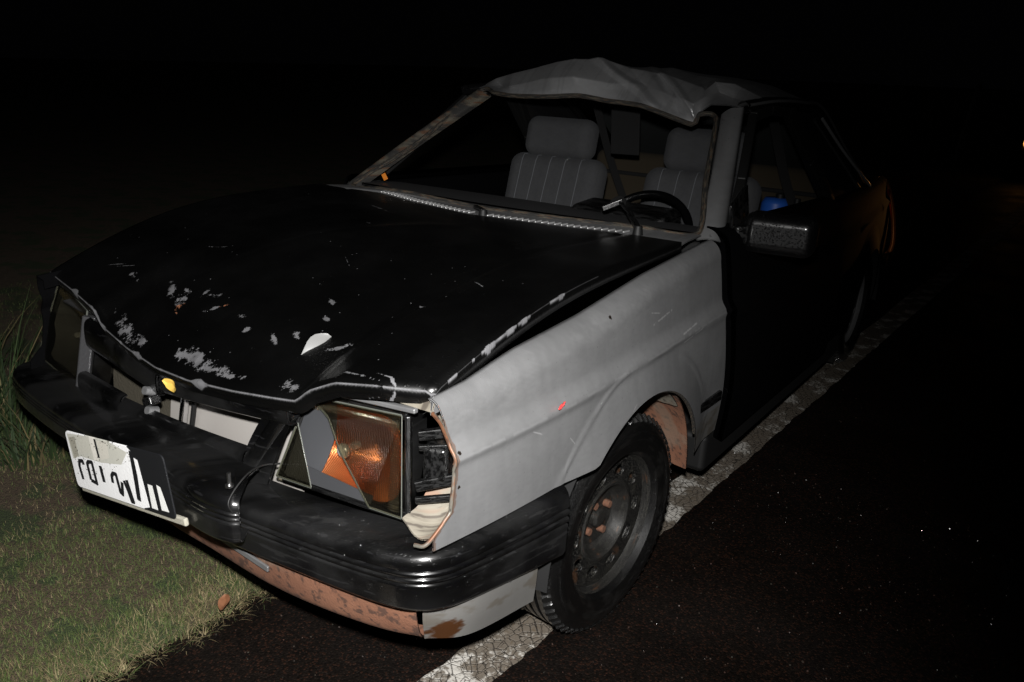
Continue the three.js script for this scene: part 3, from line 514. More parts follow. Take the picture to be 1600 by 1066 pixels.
// ---- windscreen surround, pillars, roof
{
  const ring = [...WBASE.map((p) => p), [0.621, 1.077, -0.760], [0.520, 1.255, -1.035], ...[...ROOFA].reverse().slice(3).map((p) => [p[0], p[1] - 0.006, p[2] + 0.004]), [-0.613, 1.082, -0.770]];
  const sc = mesh('windscreen_frame', new THREE.TubeGeometry(new THREE.CatmullRomCurve3(ring.map(V), true, 'catmullrom', 0.35), 260, 0.009, 8, true), M.gasket, car); sc.userData.label = 'rusty empty windscreen frame with perished seal';
  const dirty = std({ map: rep(T.gasket, 3, 3), roughness: 0.8 });
  // pillars: hollow pressed sections, inner and outer edge joined by a rounded face
  const pil = (inn, out, s, mat) => {
    const rows = inn.map((p, i) => { const q = out[i], a = V(p), b = V(q); const mid = a.clone().lerp(b, 0.5).add(new THREE.Vector3(s * 0.012, 0.010, 0.016)); const back = b.clone().add(new THREE.Vector3(-s * 0.01, -0.012, -0.04)); return [[a.x - s * 0.004, a.y - 0.008, a.z - 0.03], p, [lerp(a.x, mid.x, 0.7), lerp(a.y, mid.y, 0.9), lerp(a.z, mid.z, 0.9)], [lerp(b.x, mid.x, 0.5), lerp(b.y, mid.y, 0.7), lerp(b.z, mid.z, 0.7)], q, [back.x, back.y, back.z]]; });
    return sheet(loft(rows, 40, 26), { thick: 0.003, uv: (p) => [p.x * 0.4 + p.y * 0.3, p.y], flip: s < 0 });
  };
  mesh('windscreen_pillar', pil([[0.716, 0.930, -0.505], [0.635, 1.077, -0.765], [0.532, 1.270, -1.05]], [[0.772, 0.922, -0.565], [0.690, 1.082, -0.805], [0.597, 1.298, -1.075]], 1), M.silver, car);
  mesh('windscreen_pillar', pil([[-0.640, 0.930, -0.46], [-0.625, 1.082, -0.775], [-0.510, 1.284, -1.085]], [[-0.690, 0.927, -0.475], [-0.664, 1.100, -0.795], [-0.566, 1.302, -1.11]], -1), dirty, car);
  // crushed roof: front skin, fold, then the rest running back
  const E_ = ROOFD.map((p, i) => [lerp(-0.60, 0.60, i / 12), 1.335 - 0.03 * Math.pow(i / 6 - 1, 2), -2.05]);
  const rows = [ROOFA, ROOFM, ROOFB, ROOFC, ROOFD, E_], NU = 121, NV = 169, jag = rows.map((r, i) => r.map((p, j) => { const k = i === 1 ? 1 : i === 2 ? 0.35 : 0, e = j > 0 && j < 12 ? 1 : 0; return [p[0], p[1] + 0.012 * k * e * (hash(i, j, 5) - 0.5), p[2] + 0.085 * k * e * (hash(i, j, 9) - 0.5)]; }));
  let G = Array.from({ length: NU }, (_, i) => { const tu = i / (NU - 1) * (rows.length - 1), a = Math.min(rows.length - 2, Math.floor(tu)), fu = tu - a; return Array.from({ length: NV }, (_, j) => { const tv = j / (NV - 1) * 12, b = Math.min(11, Math.floor(tv)), fv = tv - b, q = (r) => V(jag[r][b]).lerp(V(jag[r][b + 1]), fv); return fu + fv < 1 || a > 2 ? q(a).lerp(q(a + 1), fu) : q(a).lerp(q(a + 1), fu); }); });
  const soften = (n) => { for (let k = 0; k < n; k++) G = G.map((r, i) => r.map((p, j) => (i === 0 || j === 0 || i === NU - 1 || j === NV - 1 ? p : p.clone().multiplyScalar(2).add(G[i - 1][j]).add(G[i + 1][j]).add(r[j - 1]).add(r[j + 1]).multiplyScalar(1 / 6)))); };
  soften(0);
  // sharp folds pressed into the front skin: [start, lean, half width, depth]
  const folds = [[0.545, -0.14, 0.030, 0.016], [0.62, -0.05, 0.03, -0.014], [0.70, -0.12, 0.022, 0.016], [0.27, 0.02, 0.06, 0.010]];
  for (let i = 0; i < G.length; i++) for (let j = 0; j < G[i].length; j++) {
    const p = G[i][j], a = j / (NV - 1), b = i / 48, edge = sstep(0, 0.06, a) * sstep(1, 0.93, a), fade = sstep(2.2, 0.9, b);
    let d = 0; for (const [a0, k, w, h] of folds) d += h * Math.max(0, 1 - Math.abs(a - a0 - k * b) / w);
    const n1 = fbm(a, i / 121 * 0.6, 7, 4, 601) - 0.5;
    p.z += edge * fade * (d + 0.005 * n1) * sstep(0, 0.15, b); p.y += edge * fade * (0.35 * d + 0.003 * n1) * sstep(0.05, 0.5, b);
  }
  const roof = mesh('roof', sheet(G, { thick: 0.003, uv: (p) => [p.x, p.z - p.y], flip: true }), M.roof, car); roof.userData.label = 'silver roof crumpled and folded down over the windscreen';
  // headliner side of the fold and roof rails
  for (const s of [1, -1]) {
    const c = [[s * 0.60, 1.297, -1.06], [s * 0.617, 1.315, -1.30], [s * 0.625, 1.315, -1.60], [s * 0.63, 1.295, -1.86], [s * 0.66, 1.13, -2.22], [s * 0.70, 0.93, -2.68]];
    mesh('roof_rail', tube(c, 0.022, 60, 10), M.black, car);
    mesh('rain_gutter', tube(c.map((p) => [p[0] + s * 0.021, p[1] + 0.008, p[2]]), 0.006, 60, 6), s > 0 ? M.dullsteel : M.black, car);
    // B pillar and C pillar skin
    mesh('b_pillar', mergeGeometries([bar([s * 0.625, 1.29, -1.49], [s * 0.735, 0.91, -1.90], 0.02, 0.07, 0.008)]), M.flatblack, car).name = 'door_pillar';
    const q = [[[s * 0.618, 1.285, -1.50], [s * 0.632, 1.285, -1.84]], [[s * 0.665, 1.12, -1.69], [s * 0.665, 1.12, -2.20]], [[s * 0.73, 0.92, -1.93], [s * 0.715, 0.92, -2.66]]];
    mesh('quarter_window', sheet(loft(q, 10, 10), { thick: 0.004, uv: (p) => [p.z, p.y], flip: s > 0 }), phys({ color: lin(0.03, 0.03, 0.032), roughness: 0.08, transmission: 0.6, thickness: 0 }), car);
    mesh('window_trim', tube([[s * 0.652, 1.262, -1.87], [s * 0.682, 1.12, -2.205], [s * 0.735, 0.945, -2.63]], 0.007, 30, 6), std({ color: lin(0.7, 0.71, 0.72), roughness: 0.35, metalness: 0.4 }), car);
  }
  mesh('rear_window', sheet(loft([[[-0.58, 1.315, -2.06], [0, 1.34, -2.09], [0.58, 1.315, -2.06]], [[-0.62, 1.12, -2.36], [0, 1.13, -2.40], [0.62, 1.12, -2.36]], [[-0.64, 0.95, -2.66], [0, 0.955, -2.72], [0.64, 0.95, -2.66]]], 12, 16), { thick: 0.004, flip: true }), phys({ color: lin(0.4, 0.42, 0.42), roughness: 0.1, transmission: 0.9, thickness: 0 }), car);
}
// ---- tail
{
  const lid = loft([[[-0.66, 0.945, -2.68], [0, 0.965, -2.73], [0.66, 0.945, -2.68]], [[-0.67, 0.955, -3.0], [0, 0.975, -3.02], [0.67, 0.955, -3.0]], [[-0.66, 0.935, -3.22], [0, 0.955, -3.27], [0.66, 0.935, -3.22]], [[-0.66, 0.80, -3.27], [0, 0.80, -3.32], [0.66, 0.80, -3.27]], [[-0.66, 0.50, -3.26], [0, 0.50, -3.31], [0.66, 0.50, -3.26]]], 40, 24);
  mesh('boot_lid', sheet(lid, { thick: 0.004, uv: (p) => [p.x, p.z], flip: true }), M.black, car);
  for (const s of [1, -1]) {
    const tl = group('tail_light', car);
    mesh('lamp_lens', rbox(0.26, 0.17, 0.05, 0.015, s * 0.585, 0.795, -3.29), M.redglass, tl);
    mesh('warm_glint_strip', mergeGeometries([tube([[s * 0.668, 0.935, -3.305], [s * 0.702, 0.87, -3.318], [s * 0.738, 0.77, -3.325], [s * 0.762, 0.67, -3.325], [s * 0.776, 0.58, -3.32], [s * 0.770, 0.52, -3.315]], 0.014, 30, 8)]), std({ color: lin(0.80, 0.24, 0.06), roughness: 0.28, metalness: 0.4 }), tl);  // added strip; its orange colour paints the warm reflection along the tail edge
  }
  const prof = [], path = [[-0.78, -2.98], [-0.78, -3.25], [-0.70, -3.39], [0, -3.46], [0.70, -3.39], [0.78, -3.25], [0.78, -2.98]].map(([x, z]) => [x, 0.45, z]);
  for (const p of curve(path, 60)) prof.push([0.36, 0.40, 0.47, 0.53].map((y, k) => new THREE.Vector3(p.x, y, p.z + (k % 3 ? 0 : 0.012))));
  mesh('rear_bumper', sheet(prof, { thick: 0.02, uv: (p) => [p.x, p.y] }), M.plastic, car);
}
// ---- floor, bulkheads, cabin
mesh('floor_pan', rbox(1.46, 0.03, 3.30, 0.01, 0, 0.235, -1.72), M.dark, car);
mesh('firewall', rbox(1.40, 0.62, 0.03, 0.01, 0, 0.60, -0.58), M.dark, car);
mesh('rear_shelf', rbox(1.26, 0.02, 0.55, 0.008, 0, 0.915, -2.45), M.dark, car);
mesh('boot_bulkhead', rbox(1.30, 0.66, 0.02, 0.008, 0, 0.58, -2.30), M.dark, car);
{
  const dash = loft([[[-0.70, 0.935, -0.50], [0, 0.938, -0.44], [0.70, 0.935, -0.53]], [[-0.68, 0.925, -0.66], [0, 0.93, -0.64], [0.68, 0.925, -0.68]], [[-0.66, 0.90, -0.80], [0, 0.905, -0.80], [0.66, 0.90, -0.80]], [[-0.66, 0.80, -0.86], [0, 0.80, -0.86], [0.66, 0.80, -0.86]], [[-0.66, 0.60, -0.80], [0, 0.60, -0.80], [0.66, 0.60, -0.80]]], 30, 30);
  mesh('dashboard', sheet(dash, { thick: 0.01, uv: (p) => [p.x, p.z], flip: true }), std({ color: lin(0.028, 0.028, 0.03), roughness: 0.6, bumpMap: rep(T.fine, 8, 8), bumpScale: 0.001 }), car);
  mesh('instrument_hood', rbox(0.36, 0.07, 0.16, 0.03, 0.35, 0.925, -0.76, 0.1, 0, 0), M.plastic, car);
  const sw = group('steering_wheel', car); sw.position.set(0.335, 0.828, -0.93); sw.rotation.set(-0.6, 0, 0);
  mesh('rim', new THREE.TorusGeometry(0.178, 0.0145, 14, 64), M.wetblack, sw);
  mesh('hub', rbox(0.14, 0.09, 0.05, 0.02, 0, -0.01, -0.01), M.plastic, sw);
  for (const a of [0.35, Math.PI - 0.35, -Math.PI / 2]) { const b = rbox(0.15, 0.03, 0.02, 0.008, 0.11, 0, 0); b.rotateZ(a); mesh('spoke', b, M.plastic, sw); }
  mesh('column', new THREE.CylinderGeometry(0.03, 0.04, 0.25, 16).rotateX(Math.PI / 2).translate(0, 0, 0.12), M.flatblack, sw);
}
function cushion(w, h, d, r, belly) {                 // soft block with a swollen face towards the front
  const g = new RoundedBoxGeometry(w, h, d, 8, r), p = g.attributes.position;
  for (let i = 0; i < p.count; i++) { const x = p.getX(i) / w * 2, y = p.getY(i) / h * 2, k = clamp(1 - x * x) * clamp(1 - y * y); if (p.getZ(i) > 0) p.setZ(i, p.getZ(i) + belly * k); }
  g.computeVertexNormals(); return g;
}
function seat(x, label) {
  const s = group('front_seat', car); s.position.set(x, 0, -1.36); s.userData.label = label;
  const back = mesh('backrest', cushion(0.48, 0.56, 0.13, 0.06, 0.03).rotateX(-0.24).translate(0, 0.765, 0.02), M.fabric, s);
  for (let k = -2; k <= 2; k++) mesh('seam', tube([0, 0.2, 0.4, 0.6, 0.8, 0.98, 1].map((t) => { const y = -0.26 + 0.53 * t, zz = t > 0.99 ? 0.02 : 0.066 + 0.028 * clamp(1 - (k * 0.075 / 0.24) ** 2) * clamp(1 - (y / 0.28) ** 2); const q = new THREE.Vector3(k * 0.075, y, zz).applyEuler(new THREE.Euler(-0.24, 0, 0)); return [q.x, q.y + 0.765, q.z + 0.02]; }), 0.0022, 24, 5), M.seam, back);
  mesh('headrest', cushion(0.345, 0.175, 0.11, 0.05, 0.015).rotateX(-0.2).translate(0, 1.115, -0.045), M.fabric, s);
  for (const q of [-0.07, 0.07]) mesh('headrest_post', new THREE.CylinderGeometry(0.006, 0.006, 0.12, 10).translate(q, 1.03, -0.04), M.steel, s);
  mesh('cushion', cushion(0.50, 0.50, 0.15, 0.06, 0.03).rotateX(-Math.PI / 2 + 0.12).translate(0, 0.46, 0.26), M.fabric, s);
  return s;
}
seat(-0.325, 'grey ribbed cloth passenger seat with headrest'); seat(0.355, 'grey ribbed cloth driver seat behind the steering wheel');
{
  const r = group('rear_seat', car);
  mesh('backrest', cushion(1.22, 0.62, 0.14, 0.05, 0.02).rotateX(-0.3).translate(0, 0.72, -2.20), M.brown, r);
  mesh('cushion', cushion(1.22, 0.50, 0.16, 0.06, 0.02).rotateX(-Math.PI / 2 + 0.1).translate(0, 0.44, -1.93), M.brown, r);
  for (const x of [0.44, -0.44]) mesh('belt_strap', sheet(loft([[[x - 0.02, 1.24, -1.9], [x + 0.025, 1.24, -1.9]], [[x + 0.05, 1.0, -1.95], [x + 0.095, 1.0, -1.95]], [[x + 0.14, 0.8, -1.97], [x + 0.185, 0.8, -1.97]]], 12, 4), { thick: 0.002 }), M.dark, r);
  mesh('hanging_board', rbox(0.14, 0.20, 0.012, 0.005, -0.09, 1.16, -1.55, 0.1, 0, 0.03), M.dark, car).userData.label = 'torn headliner board hanging down';
  mesh('corner_reflector', rbox(0.018, 0.026, 0.006, 0.002, -0.60, 0.965, -0.58, 0, 0.3, 0.5), M.amberglass, car);
}

// ---- wheels
let frontTyre;
function wheelParts(parent) {
  const prof = [[0.192, -0.070], [0.203, -0.086], [0.225, -0.094], [0.255, -0.093], [0.282, -0.080], [0.293, -0.068]];
  for (let k = 0; k < 5; k++) { const x = -0.055 + k * 0.0275; prof.push([0.2975, x - 0.0085], [0.2975, x + 0.0075]); if (k < 4) prof.push([0.2895, x + 0.010], [0.2895, x + 0.0165]); }
  prof.push([0.293, 0.068], [0.282, 0.080], [0.262, 0.0905], [0.258, 0.0925], [0.240, 0.0945], [0.236, 0.0925], [0.220, 0.0925], [0.203, 0.086], [0.192, 0.070]);
  const lathe = (P, n) => { const g = new THREE.LatheGeometry(P.map(([r, y]) => new THREE.Vector2(r, y)), n); g.rotateZ(-Math.PI / 2); return toCreasedNormals(g, 0.6); };
  const tyre = mesh('tyre', lathe(prof, 96), M.rubber, parent);
  // tread cuts: short raised blocks on the shoulders
  const blk = new THREE.BoxGeometry(0.024, 0.006, 0.010), B = [];
  for (const x of [0.068, -0.068]) for (let k = 0; k < 64; k++) { const g = blk.clone(); g.rotateZ(x > 0 ? -0.75 : 0.75); g.translate(x + (x > 0 ? 0.004 : -0.004), 0.2915, 0); g.rotateX(k / 64 * Math.PI * 2); B.push(g); }
  const blocks = mesh('tread_blocks', mergeGeometries(B), M.rubber, tyre); blocks.userData.kind = 'stuff';
  const rim = mesh('rim', lathe([[0.186, 0.082], [0.189, 0.078], [0.187, 0.072], [0.178, 0.070], [0.170, 0.060], [0.162, 0.050], [0.158, 0.040], [0.15, -0.07]], 80), M.wheel, parent); rim.geometry.scale(1, 1.12, 1.12);
  // dished disc with ten oval holes
  const sh = new THREE.Shape(); sh.absarc(0, 0, 0.160, 0, Math.PI * 2); const mid = new THREE.Path(); mid.absarc(0, 0, 0.090, 0, Math.PI * 2, true); sh.holes.push(mid);
  for (let k = 0; k < 10; k++) { const a = k / 10 * Math.PI * 2, h = new THREE.Path(); h.absellipse(Math.cos(a) * 0.126, Math.sin(a) * 0.126, 0.016, 0.022, 0, Math.PI * 2, true, a); sh.holes.push(h); }
  let dg = new THREE.ExtrudeGeometry(sh, { depth: 0.006, bevelEnabled: true, bevelSize: 0.002, bevelThickness: 0.002, bevelSegments: 2, curveSegments: 40 });
  dg.rotateY(Math.PI / 2); dg.scale(1, 1.12, 1.12); dg.translate(0.042, 0, 0); mesh('disc', dg, M.wheel, parent);
  mesh('dish', lathe([[0.0, 0.016], [0.040, 0.014], [0.070, 0.016], [0.080, 0.026], [0.086, 0.046], [0.092, 0.0535], [0.098, 0.0535], [0.103, 0.050]], 60).scale(1, 1.12, 1.12), M.wheel, parent);
  mesh('hub_cap', lathe([[0.0, 0.036], [0.020, 0.034], [0.027, 0.028], [0.028, 0.012]], 28), M.wheel, parent);
  for (let k = 0; k < 4; k++) { const a = k / 4 * Math.PI * 2 + 0.5, g = new THREE.CylinderGeometry(0.0105, 0.0115, 0.02, 6); g.rotateZ(-Math.PI / 2); g.translate(0.022, Math.cos(a) * 0.05, Math.sin(a) * 0.05); mesh('wheel_bolt', g, M.rust, parent); }
  const drum = new THREE.CylinderGeometry(0.118, 0.118, 0.05, 40); drum.rotateZ(Math.PI / 2); drum.translate(-0.045, 0, 0); mesh('brake_disc', drum, M.wheel, parent);
}
{
  const w0 = group('wheel', car); wheelParts(w0); frontTyre = w0.children[0]; w0.position.set(0.712, 0.245, -0.018); w0.rotation.y = -0.075; w0.userData.label = 'wet front wheel with bare rusty steel rim standing on the white line';
  for (const [x, y, z, turn] of [[-0.712, 0.245, -0.018, Math.PI - 0.10], [0.705, 0.30, -2.575, 0], [-0.705, 0.30, -2.575, Math.PI]]) { const c = w0.clone(); c.userData = {}; car.add(c); c.position.set(x, y + 0.045, z); c.position.y = z < -1 ? 0.3425 : 0.245; c.rotation.set(rr(0, 6), turn, 0, 'YXZ'); if (z < -1) for (const q of c.children) if (q.name === 'disc' || q.name === 'dish' || q.name === 'rim') q.material = M.dullsteel; }
  const fl = [[[0.60, 0.33, -2.20], [0.80, 0.33, -2.20]], [[0.60, 0.20, -2.215], [0.80, 0.20, -2.215]], [[0.605, 0.13, -2.235], [0.80, 0.13, -2.235]]];
  mesh('mud_flap', sheet(loft(fl, 8, 6), { thick: 0.006 }), M.flatblack, car);
}

// ================================================================ front end
// bumper: black plastic section swept along its path; [x, z, bottom, top]
function bumperGeo(path, n, depth) {
  const C = curve(path.map(([x, z]) => [x, 0, z]), n), B = curve(path.map(([, , b, t], i) => [i, b, t]), n), g = [];
  for (let i = 0; i < n; i++) {
    const a = C[Math.max(0, i - 1)], b = C[Math.min(n - 1, i + 1)], t = b.clone().sub(a).normalize(), nx = -t.z, nz = t.x;
    const yb = B[i].y, yt = B[i].z, H = yt - yb, r = [];
    const P = [[-0.055, 0.02], [-0.02, -0.01], [-0.006, 0.03], [0.0, 0.10], [0.001, 0.40], [0.002, 0.445], [-0.004, 0.455], [-0.004, 0.475], [0.003, 0.485], [0.003, 0.535], [-0.003, 0.545], [-0.003, 0.565], [0.003, 0.575], [0.003, 0.625], [-0.003, 0.635], [-0.003, 0.655], [0.002, 0.665], [0.0, 0.76], [-0.004, 0.82], [-0.012, 0.87], [-0.024, 0.90], [-depth * 0.6, 0.955], [-depth, 1.0], [-depth - 0.008, 0.98]];
    for (const [d, k] of P) r.push(new THREE.Vector3(C[i].x - nx * d, yb + H * k, C[i].z - nz * d));
    g.push(r);
  }
  return g;
}
let bumperL;
const uvB = (p) => [p.x * 0.9 + p.z * 0.9, p.y];
{
  // half on the driver's side, from the break to the wheel
  const pathL = [[0.305, 0.800, 0.370, 0.500], [0.42, 0.783, 0.368, 0.498], [0.56, 0.762, 0.366, 0.500], [0.68, 0.738, 0.364, 0.505], [0.742, 0.712, 0.364, 0.508], [0.778, 0.670, 0.362, 0.512], [0.80, 0.60, 0.358, 0.520], [0.825, 0.46, 0.350, 0.528], [0.842, 0.335, 0.340, 0.535]].reverse();
  bumperL = mesh('front_bumper', sheet(bumperGeo(pathL, 90, 0.085), { thick: 0.004, uv: uvB }), M.plastic, car); bumperL.userData.label = 'wet black bumper half wrapping round the silver corner';
  // displaced half with the plate, from its torn end to the far corner
  const pathR = [[0.392, 0.838, 0.430, 0.545], [0.372, 0.852, 0.428, 0.549], [0.30, 0.863, 0.428, 0.552], [0.12, 0.852, 0.425, 0.548], [-0.12, 0.838, 0.425, 0.530], [-0.32, 0.818, 0.415, 0.512], [-0.55, 0.788, 0.400, 0.500], [-0.72, 0.757, 0.390, 0.492], [-0.80, 0.728, 0.385, 0.490], [-0.835, 0.67, 0.382, 0.490], [-0.85, 0.50, 0.37, 0.49]];
  const br = mesh('front_bumper', sheet(bumperGeo(pathR, 130, 0.10), { thick: 0.004, uv: uvB }), M.plastic, car); br.userData.label = 'torn black bumper half carrying the licence plate';
  mesh('bolt', mergeGeometries([new THREE.CylinderGeometry(0.004, 0.004, 0.03, 10).translate(0.362, 0.565, 0.835), new THREE.CylinderGeometry(0.009, 0.009, 0.005, 6).translate(0.362, 0.552, 0.835)]), M.steel, br);
  mesh('wire', tube([[0.385, 0.50, 0.845], [0.378, 0.53, 0.85], [0.365, 0.56, 0.80], [0.345, 0.555, 0.745], [0.35, 0.545, 0.70]], 0.0022, 30, 6), M.flatblack, br);
}
// licence plate: flaking white paint over worn characters
{
  const cv = document.createElement('canvas'); cv.width = 1024; cv.height = 420; const x = cv.getContext('2d');
  const mp = (ix, iy) => { const u = (ix - 45) / 585, top = 465 + 228 * u, bot = 732 + 195 * u; return [u * 1024, (iy - top) / (bot - top) * 420]; };
  const poly = (pts, fill) => { x.beginPath(); pts.forEach((p, i) => { const [a, b] = mp(...p); if (i) x.lineTo(a, b); else x.moveTo(a, b); }); x.closePath(); x.fillStyle = fill; x.fill(); };
  const stroke = (pts, w, col) => { x.beginPath(); pts.forEach((p, i) => { const [a, b] = mp(...p); if (i) x.lineTo(a, b); else x.moveTo(a, b); }); x.lineWidth = w; x.strokeStyle = col; x.lineJoin = 'round'; x.stroke(); };
  x.fillStyle = '#16171a'; x.fillRect(0, 0, 1024, 420);
  poly([[40, 460], [230, 510], [400, 575], [455, 640], [462, 900], [40, 760]], '#ffffff');
  poly([[55, 480], [235, 535], [330, 575], [430, 640], [380, 680], [250, 650], [120, 600], [60, 600]], '#d0cfc4');
  poly([[62, 500], [105, 505], [105, 590], [70, 605]], '#a9a698'); poly([[120, 500], [200, 530], [205, 600], [125, 590]], '#d2d0c4');
  poly([[205, 512], [246, 522], [243, 640], [206, 630]], '#eeeae0'); poly([[252, 555], [318, 575], [312, 640], [255, 640]], '#dcd8cc');
  for (let i = 0; i < 260; i++) { const a = rr(60, 450), b = rr(500, 690), k = rr(1, 7); if (fbm(a / 585, b / 300, 8, 4, 700) > 0.5) poly([[a, b], [a + k, b + rr(0, 4)], [a + k * 0.6, b + k], [a - 1, b + k * 0.7]], rnd() < 0.5 ? '#6b675a' : '#3c3a35'); }
  const K = '#17181b';
  stroke([[97, 705], [92, 640], [100, 618], [122, 622], [124, 640]], 29, K);
  stroke([[152, 715], [152, 640], [162, 632], [186, 638], [188, 735], [152, 715]], 29, K);
  stroke([[241, 545], [243, 628]], 22, K); stroke([[238, 662], [241, 735]], 33, K);
  stroke([[298, 745], [300, 715], [312, 706], [330, 712], [334, 790], [345, 800], [358, 750]], 29, K); stroke([[372, 745], [385, 790], [394, 835], [404, 838], [390, 745]], 29, K);
  stroke([[456, 640], [452, 720], [442, 835]], 45, K);
  poly([[462, 665], [484, 680], [496, 868], [440, 868]], '#ffffff'); poly([[512, 778], [538, 788], [542, 884], [508, 872]], '#f2f2ee'); poly([[562, 788], [582, 800], [602, 898], [562, 886]], '#f2f2ee');
  stroke([[456, 640], [455, 740], [443, 838]], 29, K);
  const t = new THREE.CanvasTexture(cv); t.colorSpace = THREE.SRGBColorSpace; t.anisotropy = 8;
  const sh = new THREE.Shape(), w = 0.432, h = 0.138, r = 0.014; sh.moveTo(r, 0); sh.lineTo(w - r, 0); sh.quadraticCurveTo(w, 0, w, r); sh.lineTo(w, h - r); sh.quadraticCurveTo(w, h, w - r, h); sh.lineTo(r, h); sh.quadraticCurveTo(0, h, 0, h - r); sh.lineTo(0, r); sh.quadraticCurveTo(0, 0, r, 0);
  const g = new THREE.ExtrudeGeometry(sh, { depth: 0.0015, bevelEnabled: true, bevelSize: 0.001, bevelThickness: 0.001, bevelSegments: 1 }); const uv = g.attributes.uv, p = g.attributes.position;
  for (let i = 0; i < p.count; i++) { uv.setXY(i, p.getX(i) / w, p.getY(i) / h); }
  const m = mesh('licence_plate', g, std({ map: t, roughness: 0.5, bumpMap: rep(T.fine, 3, 1), bumpScale: 0.0008 }), car);
  const A = new THREE.Vector3(-0.182, 0.372, 0.868), X = new THREE.Vector3(0.262, 0.455, 0.880).sub(A).normalize(), Y = new THREE.Vector3(-0.152, 0.510, 0.872).sub(A); Y.addScaledVector(X, -Y.dot(X)).normalize();
  const Z = X.clone().cross(Y); m.matrixAutoUpdate = true; m.quaternion.setFromRotationMatrix(new THREE.Matrix4().makeBasis(X, Y, Z)); m.position.copy(A);
  m.userData.label = 'bent white licence plate with flaked black characters';
  mesh('plate_backing', rbox(0.452, 0.018, 0.010, 0.004, 0.226, -0.007, -0.009), std({ color: lin(0.42, 0.40, 0.33), roughness: 0.6, bumpMap: rep(T.fine, 3, 1), bumpScale: 0.001 }), m);
}
// lower valance: rusted steel in front, silver at the corner
{
  const row = (pts, dy, dz) => pts.map(([x, y, z]) => [x, y + dy, z + dz]);
  const base = [[-0.72, 0.30, 0.62], [-0.45, 0.285, 0.69], [-0.1, 0.265, 0.725], [0.126, 0.258, 0.725], [0.317, 0.258, 0.727], [0.471, 0.262, 0.716], [0.622, 0.262, 0.684], [0.712, 0.268, 0.655]];
  const v = mesh('front_valance', sheet(loft([row(base, -0.012, -0.05), base, row(base, 0.07, 0.020), row(base, 0.15, 0.020)], 16, 60), { thick: 0.003, uv: (p) => [p.x, p.y], flip: true }), M.rust, car); v.userData.label = 'rust covered steel valance below the bumper';
  mesh('valance_slot', bar([0.205, 0.335, 0.757], [0.36, 0.318, 0.752], 0.006, 0.014, 0.002), M.dullsteel, v);
  const side = [[[0.714, 0.262, 0.652], [0.770, 0.255, 0.575], [0.800, 0.243, 0.39]], [[0.722, 0.32, 0.668], [0.782, 0.32, 0.58], [0.808, 0.31, 0.395]], [[0.724, 0.40, 0.672], [0.786, 0.40, 0.585], [0.812, 0.40, 0.40]]];
  const c = mesh('corner_valance', sheet(loft(side, 16, 30), { thick: 0.003, uv: uvFender, flip: true }), fenderMat, car); c.userData.label = 'silver corner panel with a rust hole under the bumper';
  const stain = []; for (let i = 0; i <= 8; i++) { const r = []; for (let j = 0; j <= 6; j++) { const z = 0.606 + (i - 4) * 0.0065, y = 0.272 + j * 0.0075 + (i % 3) * 0.002; const xx = 0.7545 + (0.606 - z) * 0.62 + (y - 0.26) * 0.10; r.push(new THREE.Vector3(xx + 0.0015, y, z)); } stain.push(r); }
}
// headlights: reflector bowl in a box with a slanted, broken lens
const qd = (Q, s, t) => { const a = V(Q[0]).lerp(V(Q[3]), s), b = V(Q[1]).lerp(V(Q[2]), s); return a.lerp(b, t); };   // BL, TL, TR, BR
T.ribs = tex(512, 64, (u) => 0.5 + 0.5 * Math.sin(u * Math.PI * 2 * 64), false);
function lensPiece(Q, poly, off) {
  const n = V(Q[3]).sub(V(Q[0])).cross(V(Q[1]).sub(V(Q[0]))).normalize();
  const sh = new THREE.Shape(poly.map(([s, t]) => new THREE.Vector2(s, t)));
  const g = new THREE.ExtrudeGeometry(sh, { depth: 1, bevelEnabled: false, steps: 1 }), p = g.attributes.position, uv = g.attributes.uv;
  for (let i = 0; i < p.count; i++) { const s = p.getX(i), t = p.getY(i), q = qd(Q, s, t).addScaledVector(n, off + 0.004 * p.getZ(i)); p.setXYZ(i, q.x, q.y, q.z); uv.setXY(i, s, t); }
  g.computeVertexNormals(); return [g, n];
}
